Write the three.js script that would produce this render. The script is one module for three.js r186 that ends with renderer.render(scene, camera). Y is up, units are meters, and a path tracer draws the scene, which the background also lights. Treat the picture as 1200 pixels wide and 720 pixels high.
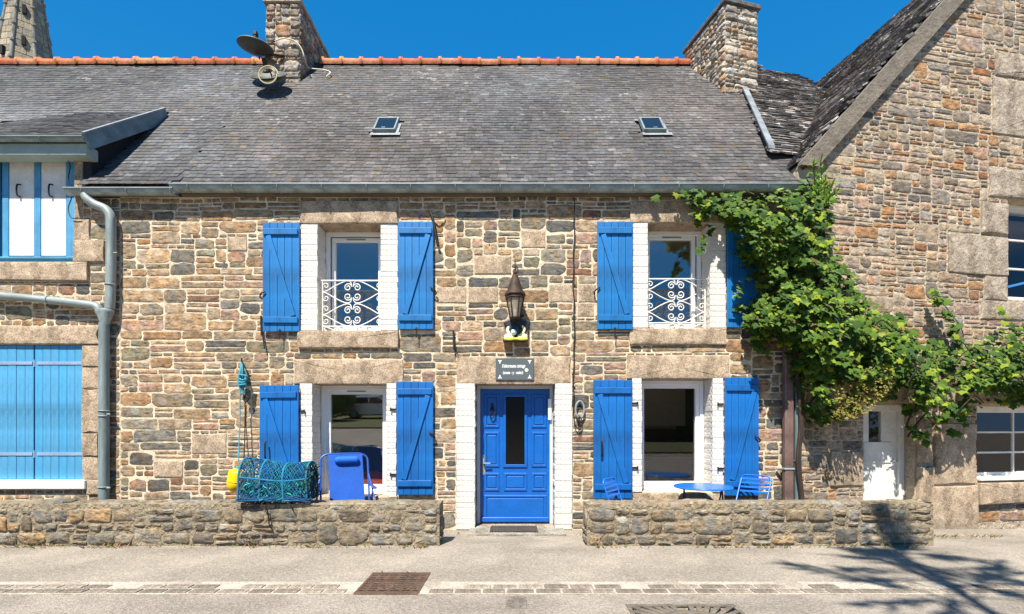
import * as THREE from 'three';
import { mergeGeometries, mergeVertices } from 'three/addons/utils/BufferGeometryUtils.js';
import { RoundedBoxGeometry } from 'three/addons/geometries/RoundedBoxGeometry.js';

// ---------------------------------------------------------------- camera, sky, sun, exposure
const F = 574, EYE = 1.5, DIST = 7, HOR = 498;           // focal length (px of a 1200 px wide picture), eye height, distance to the cottage front, horizon row
const scene = new THREE.Scene();
const camera = new THREE.PerspectiveCamera(2 * Math.atan(360 / F) * 180 / Math.PI, 1200 / 720, 0.05, 600);
camera.position.set(0, EYE, DIST);
camera.lookAt(0, EYE, 0);
camera.setViewOffset(1200, 720, 0, 360 - HOR, 1200, 720); // shift lens: the camera stays level
scene.add(camera);

const SUN = new THREE.Vector3(-0.19, 0.84, 0.49).normalize();
function skyTexture() {
  const w = 256, h = 128, d = new Float32Array(w * h * 4);
  for (let j = 0; j < h; j++) for (let i = 0; i < w; i++) {
    const el = (j + 0.5) / h * Math.PI - Math.PI / 2, az = (i + 0.5) / w * 2 * Math.PI;
    const t = Math.max(0, Math.sin(el));
    // clear air: pale at the horizon, deep blue overhead
    const k = Math.exp(-t * 7), m = Math.exp(-t * 1.4);
    const r = 0.002 + 0.16 * k + 0.003 * m, g = 0.058 + 0.13 * k + 0.120 * m, b = 0.188 + 0.07 * k + 0.265 * m;
    const o = (j * w + i) * 4;
    d[o] = r; d[o + 1] = g; d[o + 2] = b; d[o + 3] = 1;
  }
  const t = new THREE.DataTexture(d, w, h, THREE.RGBAFormat, THREE.FloatType);
  t.mapping = THREE.EquirectangularReflectionMapping; t.magFilter = THREE.LinearFilter; t.minFilter = THREE.LinearFilter; t.needsUpdate = true;
  return t;
}
const sky = skyTexture();
scene.background = sky; scene.environment = sky;
const sun = new THREE.DirectionalLight(new THREE.Color(1, 0.93, 0.83), 5);
sun.position.copy(SUN).multiplyScalar(30); sun.castShadow = true;
Object.assign(sun.shadow.camera, { left: -14, right: 14, top: 14, bottom: -14, near: 1, far: 80 }); sun.shadow.mapSize.set(4096, 4096);
scene.add(sun, sun.target);
const renderer = new THREE.WebGLRenderer({ antialias: true });
renderer.toneMapping = THREE.LinearToneMapping; renderer.toneMappingExposure = 2.1;
renderer.shadowMap.enabled = true;

// ---------------------------------------------------------------- helpers
const V = (x, y, z) => new THREE.Vector3(x, y, z);
function rngOf(s) { return () => { s |= 0; s = s + 0x6D2B79F5 | 0; let t = Math.imul(s ^ s >>> 15, 1 | s); t = t + Math.imul(t ^ t >>> 7, 61 | t) ^ t; return ((t ^ t >>> 14) >>> 0) / 4294967296; }; }
const FX = u => (u - 600) / 82, FY = v => EYE + (HOR - v) / 82;            // points on the cottage front
const at = (u, v, z) => { const d = DIST - z; return V((u - 600) / F * d, EYE + (HOR - v) / F * d, z); };
const smooth = (a, b, x) => { const t = Math.min(1, Math.max(0, (x - a) / (b - a))); return t * t * (3 - 2 * t); };
function hash(x, y, s) { let h = Math.imul(x, 374761393) ^ Math.imul(y, 668265263) ^ Math.imul(s, 1274126177); h = Math.imul(h ^ h >>> 13, 1274126177); return ((h ^ h >>> 16) >>> 0) / 4294967296; }
function vnoise(x, y, p, s) {
  const xi = Math.floor(x), yi = Math.floor(y), fx = x - xi, fy = y - yi, u = fx * fx * (3 - 2 * fx), v = fy * fy * (3 - 2 * fy);
  const w = a => ((a % p) + p) % p, x0 = w(xi), x1 = w(xi + 1), y0 = w(yi), y1 = w(yi + 1);
  return (hash(x0, y0, s) * (1 - u) + hash(x1, y0, s) * u) * (1 - v) + (hash(x0, y1, s) * (1 - u) + hash(x1, y1, s) * u) * v;
}
function fbm(x, y, p, s, oct = 4) { let a = 0.5, r = 0, n = 0; for (let i = 0; i < oct; i++) { r += a * vnoise(x, y, p, s + i); n += a; x *= 2; y *= 2; p *= 2; a *= 0.55; } return r / n; }
const free = (x, y, s) => fbm(x + 500, y + 500, 4096, s, 3);
function tex(n, size, fn, srgb = true) {                 // fn(x, y) in 0..1 of the tile -> [r, g, b] in 0..1
  const d = new Uint8Array(n * n * 4);
  for (let j = 0; j < n; j++) for (let i = 0; i < n; i++) { const c = fn(i / n, j / n), o = (j * n + i) * 4; for (let k = 0; k < 3; k++) d[o + k] = Math.max(0, Math.min(255, c[k] * 255)); d[o + 3] = 255; }
  const t = new THREE.DataTexture(d, n, n); t.wrapS = t.wrapT = THREE.RepeatWrapping; t.magFilter = THREE.LinearFilter; t.minFilter = THREE.LinearMipmapLinearFilter; t.generateMipmaps = true;
  if (srgb) t.colorSpace = THREE.SRGBColorSpace; t.repeat.set(1 / size, 1 / size); t.needsUpdate = true; return t;
}
const g3 = v => [v, v, v], mixc = (a, b, t) => a.map((x, i) => x + (b[i] - x) * t);
const std = o => new THREE.MeshStandardMaterial(Object.assign({ roughness: 0.9, metalness: 0 }, o));
const hex = s => new THREE.Color(s);

// geometry
function norm(g) { if (g.index) g = g.toNonIndexed(); for (const k of Object.keys(g.attributes)) if (!['position', 'normal', 'uv', 'color'].includes(k)) g.deleteAttribute(k); if (!g.attributes.normal) g.computeVertexNormals(); return g; }
function uvm(g) {                                         // uv in metres from the dominant axis
  g = norm(g); const p = g.attributes.position, n = p.count, uv = new Float32Array(n * 2), a = V(), b = V(), c = V();
  for (let i = 0; i < n; i += 3) {
    a.fromBufferAttribute(p, i); b.fromBufferAttribute(p, i + 1); c.fromBufferAttribute(p, i + 2);
    const m = b.clone().sub(a).cross(c.clone().sub(a)), ax = Math.abs(m.x), ay = Math.abs(m.y), az = Math.abs(m.z);
    for (const [k, q] of [[0, a], [1, b], [2, c]]) { const [s, t] = az >= ax && az >= ay ? [q.x, q.y] : ax >= ay ? [q.z, q.y] : [q.x, q.z]; uv[(i + k) * 2] = s; uv[(i + k) * 2 + 1] = t; }
  }
  g.setAttribute('uv', new THREE.BufferAttribute(uv, 2)); return g;
}
function merge(list) { const l = list.flat().map(norm); const col = l.every(g => g.attributes.color); l.forEach(g => { if (!col) g.deleteAttribute('color'); if (!g.attributes.uv) uvm(g); }); return l.length === 1 ? l[0] : mergeGeometries(l); }
const place = (g, x, y, z, rx = 0, ry = 0, rz = 0) => { g.rotateX(rx); g.rotateY(ry); g.rotateZ(rz); g.translate(x, y, z); return g; };
const box = (w, h, d, x = 0, y = 0, z = 0) => uvm(new THREE.BoxGeometry(w, h, d).translate(x, y, z));
const rbox = (w, h, d, r, x = 0, y = 0, z = 0) => uvm(new RoundedBoxGeometry(w, h, d, 1, Math.min(r, w / 2.1, h / 2.1, d / 2.1)).translate(x, y, z));
const span = (x0, x1, y0, y1, z0, z1, r = 0) => r ? rbox(x1 - x0, y1 - y0, z1 - z0, r, (x0 + x1) / 2, (y0 + y1) / 2, (z0 + z1) / 2) : box(x1 - x0, y1 - y0, z1 - z0, (x0 + x1) / 2, (y0 + y1) / 2, (z0 + z1) / 2);
const tube = (pts, r, seg = 24, n = 6, closed = false, tension = 0.5) => norm(new THREE.TubeGeometry(new THREE.CatmullRomCurve3(pts, closed, 'catmullrom', tension), seg, r, n, closed));
function rod(a, b, r, r2 = r, n = 8) { const d = b.clone().sub(a), g = new THREE.CylinderGeometry(r2, r, d.length(), n); g.applyQuaternion(new THREE.Quaternion().setFromUnitVectors(V(0, 1, 0), d.clone().normalize())); const m = a.clone().add(b).multiplyScalar(0.5); return norm(g.translate(m.x, m.y, m.z)); }
const lathe = (pts, n = 20) => norm(new THREE.LatheGeometry(pts.map(p => new THREE.Vector2(p[0], p[1])), n));
function extrude(pts, depth, holes = [], bevel = 0) {
  const s = new THREE.Shape(pts.map(p => new THREE.Vector2(p[0], p[1])));
  for (const h of holes) s.holes.push(new THREE.Path(h.map(p => new THREE.Vector2(p[0], p[1]))));
  return uvm(new THREE.ExtrudeGeometry(s, { depth, bevelEnabled: bevel > 0, bevelSize: bevel, bevelThickness: bevel, bevelSegments: 1 }));
}
const rect = (x0, x1, y0, y1) => [[x0, y0], [x1, y0], [x1, y1], [x0, y1]];
function poly(quads) { const g = new THREE.BufferGeometry(), p = []; for (const q of quads) for (let i = 1; i < q.length - 1; i++) for (const v of [q[0], q[i], q[i + 1]]) p.push(v.x, v.y, v.z); g.setAttribute('position', new THREE.Float32BufferAttribute(p, 3)); g.computeVertexNormals(); return uvm(g); }
function slab(pts, dir) { const b = pts.map(p => p.clone().add(dir)), q = [pts, b.slice().reverse()]; pts.forEach((p, i) => { const j = (i + 1) % pts.length; q.push([pts[j], p, b[i], b[j]]); }); return poly(q); }
const tint = (g, c) => { g = norm(g); const n = g.attributes.position.count, a = new Float32Array(n * 3); for (let i = 0; i < n; i++) a.set(c, i * 3); g.setAttribute('color', new THREE.BufferAttribute(a, 3)); return g; };

// objects
const taken = new Set();
const numbered = n => { let k = n, i = 1; while (taken.has(k)) k = n + '_' + String(i++).padStart(3, '0'); taken.add(k); return k; };
function mesh(name, geo, mat, parent, label) { const m = new THREE.Mesh(Array.isArray(geo) ? merge(geo) : geo, mat); m.name = parent ? name : numbered(name); m.castShadow = m.receiveShadow = true; (parent || scene).add(m); if (label) m.userData.label = label; return m; }
const tag = (o, label, category, group) => { o.userData.label = label; o.userData.category = category; if (group) o.userData.group = group; return o; };
function thing(name, label, category, p = [0, 0, 0], turn = 0, group) { const o = new THREE.Group(); o.name = numbered(name); o.position.set(...p); o.rotation.y = turn; scene.add(o); return tag(o, label, category, group); }
const struct = (name, geo, mat) => { const m = mesh(name, geo, mat); m.userData.kind = 'structure'; m.userData.label = null; delete m.userData.label; return m; };
const stuff = m => { m.userData.kind = 'stuff'; return m; };

// ---------------------------------------------------------------- textures and materials
const T = {};
T.stone = tex(512, 0.9, (x, y) => {
  const a = fbm(x * 6, y * 14, 2, 0, 1) * 0, n = fbm(x * 8, y * 20, 4, 3, 5) , f = fbm(x * 64, y * 64, 64, 9, 3), s = fbm(x * 16, y * 32, 16, 21, 3), w = fbm(x * 8, y * 8, 8, 40, 3);
  let v = 0.85 + (n - 0.5) * 0.42 + (f - 0.5) * 0.3 + (s - 0.5) * 0.42 + a - smooth(0.6, 0.7, fbm(x * 12, y * 48, 12, 29, 3)) * 0.16;
  const c = [v * (1 + (w - 0.5) * 0.18), v, v * (1 - (w - 0.5) * 0.3)];
  return f > 0.72 ? mixc(c, g3(0.97), 0.3) : c;
});
T.stoneB = tex(512, 0.9, (x, y) => g3(0.5 + (fbm(x * 12, y * 36, 12, 3, 5) - 0.5) * 1.0 + (fbm(x * 64, y * 64, 64, 9, 3) - 0.5) * 0.5), false);
T.mortar = tex(512, 1.1, (x, y) => { const n = fbm(x * 6, y * 6, 6, 61, 5), f = fbm(x * 90, y * 90, 90, 66, 2), v = 0.86 + (n - 0.5) * 0.3 + (f - 0.5) * 0.3; return [v, v * 0.985, v * 0.955]; });
T.mortarB = tex(512, 1.1, (x, y) => g3(0.5 + (fbm(x * 24, y * 24, 24, 61, 5) - 0.5) * 1.2), false);
T.granite = tex(512, 0.8, (x, y) => { const f = fbm(x * 100, y * 100, 100, 77, 2), n = fbm(x * 5, y * 5, 5, 71, 4), q = vnoise(x * 70, y * 70, 70, 88); const st = smooth(0.55, 0.72, fbm(x * 4, y * 6, 2, 73, 4)); let v = 0.86 + (n - 0.5) * 0.42 + (f - 0.5) * 0.5 - st * 0.12; if (q > 0.84) v -= 0.14; return [v, v * (0.975 - st * 0.01), v * (0.94 - st * 0.03)]; });
T.asphalt = tex(1024, 2.2, (x, y) => { const f = vnoise(x * 260, y * 260, 260, 5), f2 = fbm(x * 120, y * 120, 120, 15, 2), n = fbm(x * 5, y * 5, 5, 19, 5); let v = 0.86 + (f - 0.5) * 0.2 + (f2 - 0.5) * 0.2 + (n - 0.5) * 0.26 - smooth(0.60, 0.72, fbm(x * 3, y * 3, 3, 23, 4)) * 0.07; return [v, v * 0.98, v * 0.95]; });
T.asphaltB = tex(1024, 2.2, (x, y) => g3(vnoise(x * 260, y * 260, 260, 5) * 0.6 + fbm(x * 120, y * 120, 120, 15, 2) * 0.4), false);
T.slate = tex(1024, 5.3, (x, y) => {                      // lichen and weathering on slate
  const n = fbm(x * 6, y * 6, 6, 31, 5), f = fbm(x * 160, y * 110, 10, 0, 1) * 0 + fbm(x * 128, y * 128, 128, 35, 3), l = fbm(x * 48, y * 48, 48, 37, 3), z = fbm(x * 9, y * 9, 9, 45, 3), o = fbm(x * 40, y * 40, 40, 51, 3);
  let v = 0.42 + (n - 0.5) * 0.22 + (f - 0.5) * 0.26, c = [v * 1.0, v * 0.985, v * 0.985];
  const wl = smooth(0.70, 0.77, l) * smooth(0.46, 0.66, z); c = mixc(c, [0.74, 0.74, 0.70], wl * 0.8);
  const yl = smooth(0.70, 0.76, o) * smooth(0.42, 0.60, 1 - z); c = mixc(c, [0.50, 0.40, 0.22], yl * 0.75);
  return c;
});
T.wood = tex(512, 0.6, (x, y) => { const g = fbm(x * 40, y * 3, 3, 0, 1) * 0 + vnoise(x * 48, y * 4, 4 * 12, 81) * 0.5 + fbm(x * 24, y * 4, 4, 85, 1) * 0, n = fbm(x * 5, y * 5, 5, 91, 4), f = fbm(x * 80, y * 20, 20, 95, 2); let v = 0.9 + (g - 0.25) * 0.1 + (n - 0.5) * 0.12 + (f - 0.5) * 0.1; return g3(v); });
T.wear = tex(512, 1.3, (x, y) => { const n = fbm(x * 7, y * 7, 7, 101, 5), f = fbm(x * 60, y * 60, 60, 107, 2); const v = 0.93 + (n - 0.5) * 0.16 + (f - 0.5) * 0.08; return [v, v * 0.99, v * 0.97]; });
T.paint = tex(512, 1.5, (x, y) => { const n = fbm(x * 8, y * 8, 8, 201, 5), f = fbm(x * 96, y * 4, 4, 207, 2), q = fbm(x * 70, y * 70, 70, 211, 2); let v = 0.88 + (n - 0.5) * 0.3 + (f - 0.5) * 0.12; let c = [v * 0.98, v, v]; const w = smooth(0.62, 0.74, fbm(x * 30, y * 10, 10, 213, 4)) * 0.24 + smooth(0.72, 0.8, fbm(x * 64, y * 32, 32, 219, 3)) * 0.4; return mixc(c, [1, 1, 1], w + (q > 0.83 ? 0.2 : 0)); });
T.zinc = tex(512, 1.2, (x, y) => { const n = fbm(x * 6, y * 9, 3, 121, 5), f = fbm(x * 50, y * 50, 50, 127, 2); return g3(0.82 + (n - 0.5) * 0.4 + (f - 0.5) * 0.12); });
T.clay = tex(256, 0.5, (x, y) => { const n = fbm(x * 6, y * 6, 6, 131, 4), f = fbm(x * 40, y * 40, 40, 137, 2); const v = 0.82 + (n - 0.5) * 0.5 + (f - 0.5) * 0.3; return [v, v * 0.97, v * 0.92]; });
const M = {};
M.stone = std({ color: 0xffffff, vertexColors: true, map: T.stone, bumpMap: T.stoneB, bumpScale: 0.005, roughness: 0.92 });
M.mortar = std({ color: hex('#e2d5bc'), map: T.mortar, bumpMap: T.mortarB, bumpScale: 0.006, roughness: 0.97 });
M.mortarGrey = std({ color: hex('#c4b6a1'), map: T.mortar, bumpMap: T.mortarB, bumpScale: 0.02, roughness: 0.97 });
M.mortarWall = std({ color: hex('#9a8e79'), map: T.mortar, bumpMap: T.mortarB, bumpScale: 0.03, roughness: 0.97 });
M.granite = std({ color: hex('#c6b49e'), map: T.granite, bumpMap: T.mortarB, bumpScale: 0.006, roughness: 0.9 });
M.graniteGrey = std({ color: hex('#bcb1a2'), map: T.granite, bumpMap: T.mortarB, bumpScale: 0.012, roughness: 0.92 });
M.asphalt = std({ color: hex('#99938b'), map: T.asphalt, bumpMap: T.asphaltB, bumpScale: 0.010, roughness: 0.95 });
M.pavement = std({ color: hex('#9f998f'), map: T.asphalt, bumpMap: T.asphaltB, bumpScale: 0.008, roughness: 0.95 });
M.concrete = std({ color: hex('#b9b1a6'), map: T.mortar, bumpMap: T.mortarB, bumpScale: 0.012, roughness: 0.95 });
M.slate = std({ color: hex('#d9d9d9'), vertexColors: true, map: T.slate, roughness: 0.8 });
M.deck = std({ color: hex('#3a3936'), roughness: 1 });
M.clay = std({ color: hex('#cf7a4a'), map: T.clay, bumpMap: T.clay, bumpScale: 0.004, roughness: 0.9 });
M.blue = std({ color: hex('#0a74b8'), map: T.paint, roughness: 0.5 });
M.blue2 = std({ color: hex('#086db0'), map: T.paint, roughness: 0.5 });
M.blueLow = std({ color: hex('#0669b6'), map: T.paint, roughness: 0.5 });
M.blueLow2 = std({ color: hex('#0562ac'), map: T.paint, roughness: 0.5 });
M.blueDoor = std({ color: hex('#0562be'), map: T.wear, roughness: 0.4 });
M.pale = std({ color: hex('#509cc8'), map: T.paint, roughness: 0.55 });
M.white = std({ color: hex('#e9e8e4'), map: T.wear, roughness: 0.5 });
M.brickWhite = std({ color: hex('#dedcd6'), map: T.wear, bumpMap: T.mortarB, bumpScale: 0.010, roughness: 0.75 });
M.pvc = std({ color: hex('#ebebea'), roughness: 0.35 });
M.zinc = std({ color: hex('#a6b3b1'), map: T.zinc, roughness: 0.5, metalness: 0.1 });
M.zincDull = std({ color: hex('#8fa0a0'), map: T.zinc, roughness: 0.6, metalness: 0.05 });
M.lead = std({ color: hex('#a0a8ab'), map: T.zinc, roughness: 0.6, metalness: 0.2 });
M.iron = std({ color: hex('#25211e'), roughness: 0.6, metalness: 0.3 });
M.rust = std({ color: hex('#4a3a30'), map: T.clay, roughness: 0.7, metalness: 0.3 });
M.cast = std({ color: hex('#6a5549'), map: T.clay, roughness: 0.75, metalness: 0.2 });
M.castGrey = std({ color: hex('#8a857c'), map: T.clay, roughness: 0.75, metalness: 0.2 });
M.dark = std({ color: hex('#16130f'), roughness: 0.9 });
M.fascia = std({ color: hex('#7d6f59'), map: T.wood, roughness: 0.9 });
M.brownPipe = std({ color: hex('#7d655d'), map: T.zinc, roughness: 0.6 });
M.greenPipe = std({ color: hex('#7f908f'), map: T.zinc, roughness: 0.6 });
M.plaster = std({ color: hex('#cfc7b8'), roughness: 0.95 });
M.floorWood = std({ color: hex('#6d4a30'), map: T.wood, roughness: 0.6 });
M.glass = new THREE.MeshPhysicalMaterial({ color: 0xffffff, transmission: 1, thickness: 0, roughness: 0.0, ior: 2.2, metalness: 0 });
M.glassClear = new THREE.MeshPhysicalMaterial({ color: 0xffffff, transmission: 1, thickness: 0, roughness: 0.0, ior: 1.6, metalness: 0 });
M.glassThin = new THREE.MeshPhysicalMaterial({ color: 0xffffff, transmission: 1, thickness: 0, roughness: 0.02, ior: 1.5, metalness: 0 });
M.bark = std({ color: hex('#5a4738'), map: T.stone, bumpMap: T.stoneB, bumpScale: 0.02, roughness: 0.95 });

// ---------------------------------------------------------------- stones
function pack(rng, R, blocks, o) {
  const out = [], extra = [], U = (a, b) => a + (b - a) * rng();
  let y = R[2];
  while (y < R[3] - 1e-6) {
    let h = o.h0 + (o.h1 - o.h0) * Math.pow(rng(), o.pow || 1.2); if (R[3] - y - h < o.h0) h = R[3] - y;
    const top = Math.min(y + h, R[3]), all = blocks.concat(extra).filter(b => b[3] > y + 1e-6 && b[2] < top - 1e-6);
    const xs = [R[0], R[1]]; for (const b of all) for (const e of [b[0], b[1]]) if (e > R[0] && e < R[1]) xs.push(e);
    xs.sort((a, b) => a - b);
    const segs = [];
    for (let i = 0; i < xs.length - 1; i++) {
      if (xs[i + 1] - xs[i] < 1e-6) continue; const m = (xs[i] + xs[i + 1]) / 2; let lo = y, hi = top;
      for (const b of all) if (b[0] < m && b[1] > m) { const below = b[2] - lo, above = hi - b[3]; if (below <= 0 && above <= 0) hi = lo; else if (below > above) hi = Math.min(hi, b[2]); else lo = Math.max(lo, b[3]); }
      if (hi - lo < 0.03) continue;
      const p = segs[segs.length - 1]; if (p && Math.abs(p[1] - xs[i]) < 1e-6 && Math.abs(p[2] - lo) < 1e-6 && Math.abs(p[3] - hi) < 1e-6) p[1] = xs[i + 1]; else segs.push([xs[i], xs[i + 1], lo, hi]);
    }
    for (const [a, b, lo, hi] of segs) {
      let x = a; const hh = hi - lo;
      while (x < b - 1e-6) {
        let w = Math.min(o.w1, Math.max(o.w0, hh * U(1.0, o.asp || 3.6))); if (b - x - w < o.w0 * 0.9) w = b - x;
        if (w > o.w1 * 1.5) w = w / 2;
        const r = rng();
        if (r < (o.split || 0.3) && hh > 0.11) { const k = lo + hh * U(0.35, 0.65); out.push([x, x + w, lo, k]); if (rng() < 0.4 && w > 0.28) { const s = x + w * U(0.35, 0.65); out.push([x, s, k, hi], [s, x + w, k, hi]); } else out.push([x, x + w, k, hi]); }
        else if (r < (o.split || 0.3) + 0.12 && hi === top && top < R[3] - 0.15 && w > 0.14 && !blocks.some(q => q[0] < x + w && q[1] > x && q[2] < top + 0.12 && q[3] > top)) { const e = U(0.05, 0.11); out.push([x, x + w, lo, top + e]); extra.push([x, x + w, top, top + e]); }
        else out.push([x, x + w, lo, hi]);
        x += w;
      }
    }
    y = top;
  }
  return out;
}
function stoneGeo(rng, w, h, o) {                          // a rough faced stone, its bed plane at z = 0
  const U = (a, b) => a + (b - a) * rng(), W = w / 2, H = h / 2, c = Math.min(W, H), pts = [];
  const corner = (sx, sy) => { const q = o.square ? 0.09 : 1, a = Math.min(W * 0.9, c * q * (rng() < 0.3 ? U(0.5, 1.4) : U(0.12, 0.7))), b = c * q * U(0.12, 0.65); return [[sx * W, sy * (H - b)], [sx * (W - a * 0.45), sy * (H - b * 0.38)], [sx * (W - a), sy * H]]; };
  const [a1, a2, a3] = corner(1, 1), [b1, b2, b3] = corner(-1, 1), [c1, c2, c3] = corner(-1, -1), [d1, d2, d3] = corner(1, -1);
  pts.push(a1, a2, a3, [U(-0.2, 0.2) * W, H * U(0.9, 1.03)], b3, b2, b1, [-W * U(0.94, 1.03), 0], c1, c2, c3, [U(-0.2, 0.2) * W, -H * U(0.9, 1.03)], d3, d2, d1, [W * U(0.94, 1.03), 0]);
  if (!o.square) for (const q of pts) { const e = Math.min(0.009, c * 0.11); q[0] += U(-e, e); q[1] += U(-e, e); }
  const n = pts.length, pos = [], uv = [], idx = [], ou = rng() * 7, ov = rng() * 7, bev = Math.min(o.bevel || 0.014, c * 0.45), D = o.depth * U(0.45, 1);
  const add = (x, y, z) => { pos.push(x, y, z); uv.push(x + ou, y + ov - z); };
  const tk = Math.min(1, o.depth / 0.03) * Math.min(1, 0.2 / w), tx = U(-0.05, 0.05) * tk, ty = U(-0.08, 0.05) * tk, face = (x, y) => D + tx * x + ty * y;
  for (const [x, y] of pts) add(x, y, -0.03);
  for (const [x, y] of pts) add(x, y, face(x, y) - bev * U(0.8, 1.4));
  for (const [x, y] of pts) { const k = 1 - bev / c * U(0.7, 1.2), kx = 1 - (1 - k) * c / W, ky = 1 - (1 - k) * c / H; add(x * kx, y * ky, face(x, y) + U(-0.003, 0.003)); }
  for (const [x, y] of pts) { add(x * 0.55, y * 0.5, face(x, y) + U(-0.5, 1) * (o.rough || 0.006)); }
  add(0, 0, face(0, 0) + U(-0.3, 1) * (o.rough || 0.006));
  for (let r = 0; r < 3; r++) for (let i = 0; i < n; i++) { const j = (i + 1) % n, a = r * n + i, b = r * n + j, e = a + n, f = b + n; idx.push(a, b, e, b, f, e); }
  for (let i = 0; i < n; i++) idx.push(3 * n + i, 3 * n + (i + 1) % n, 4 * n);
  const g = new THREE.BufferGeometry(); g.setAttribute('position', new THREE.Float32BufferAttribute(pos, 3)); g.setAttribute('uv', new THREE.Float32BufferAttribute(uv, 2)); g.setIndex(idx); g.computeVertexNormals();
  return g;
}
const lin = a => { const c = new THREE.Color().setRGB(a[0] / 255, a[1] / 255, a[2] / 255, THREE.SRGBColorSpace); return [c.r, c.g, c.b]; };
function pickColour(rng, pal) { let t = rng() * pal.reduce((s, p) => s + p[3], 0), i = 0; while (t > pal[i][3] && i < pal.length - 1) t -= pal[i++][3]; const c = lin(pal[i]), v = 0.80 + rng() * 0.34, w = (rng() - 0.5) * 0.12; return [c[0] * v * (1 + w), c[1] * v, c[2] * v * (1 - w)]; }
const PAL = {
  warm: [[182, 154, 120, 22], [196, 170, 138, 16], [172, 139, 103, 12], [160, 144, 120, 19], [136, 126, 110, 10], [112, 106, 97, 4], [184, 150, 124, 12], [152, 140, 112, 8], [150, 113, 88, 3]],
  dark: [[178, 152, 120, 22], [192, 168, 138, 15], [166, 134, 100, 9], [154, 141, 119, 20], [124, 118, 108, 12], [104, 100, 93, 7], [180, 148, 126, 11], [142, 134, 110, 9], [146, 110, 88, 2]],
  gable: [[194, 174, 148, 24], [182, 162, 136, 22], [182, 140, 98, 11], [168, 152, 132, 18], [150, 136, 120, 12], [188, 158, 136, 12], [124, 113, 103, 5], [164, 116, 82, 4]],
  low: [[146, 134, 113, 20], [158, 146, 124, 20], [132, 123, 106, 18], [166, 143, 110, 8], [116, 108, 95, 10], [150, 141, 126, 14]],
  paleStack: [[204, 190, 170, 24], [214, 202, 184, 18], [188, 156, 126, 7], [180, 168, 152, 18], [160, 150, 138, 6]],
  chimney: [[188, 171, 152, 20], [202, 187, 170, 16], [172, 137, 108, 9], [154, 143, 129, 16], [130, 121, 111, 8]],
};
// fill a face with stones: the largest in view become parts of their own, the rest one mass
function stonework(parent, rng, list, pal, o, place3 = (x, y) => [x, y, 0], limit = 300, seen = () => true, turn = 0) {
  const j = o.joint || 0.009, items = list.filter(s => s[1] - s[0] > 0.03 && s[3] - s[2] > 0.022).map(s => ({ s, a: seen((s[0] + s[1]) / 2, (s[2] + s[3]) / 2) ? (s[1] - s[0]) * (s[3] - s[2]) : 0 }));
  items.slice().sort((a, b) => b.a - a.a).forEach((it, i) => { it.own = i < limit && it.a > 0.0022; });
  const rest = []; let count = 0;
  for (const { s, own } of items) {
    const w = s[1] - s[0] - 2 * j * (0.6 + rng() * 0.8), h = s[3] - s[2] - 2 * j * (0.6 + rng() * 0.8), x = (s[0] + s[1]) / 2, y = (s[2] + s[3]) / 2;
    const g = stoneGeo(rng, Math.max(w, 0.02), Math.max(h, 0.014), o), c = pickColour(rng, typeof pal === 'function' ? pal(x, y) : pal), a = (rng() - 0.5) * 0.05 * Math.min(1, 0.2 / w);
    const wy = o.wave ? o.wave * (free(x * 1.1, y * 1.1, 7) - 0.5) : 0, p = place3(x, y + wy);
    if (own) { const n = g.attributes.position.count, ca = new Float32Array(n * 3); for (let i = 0; i < n; i++) ca.set(c, i * 3); g.setAttribute('color', new THREE.BufferAttribute(ca, 3)); const m = mesh('stone', g, M.stone, parent); m.position.set(...p); m.rotation.set(0, turn, 0); m.rotateZ(a); count++; }
    else { const n = g.attributes.position.count, ca = new Float32Array(n * 3); for (let i = 0; i < n; i++) ca.set(c, i * 3); g.setAttribute('color', new THREE.BufferAttribute(ca, 3)); g.rotateZ(a); g.rotateY(turn); g.translate(...p); rest.push(g); }
  }
  if (rest.length) stuff(mesh('small_stones', mergeGeometries(rest), M.stone, parent));
  return count;
}
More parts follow.
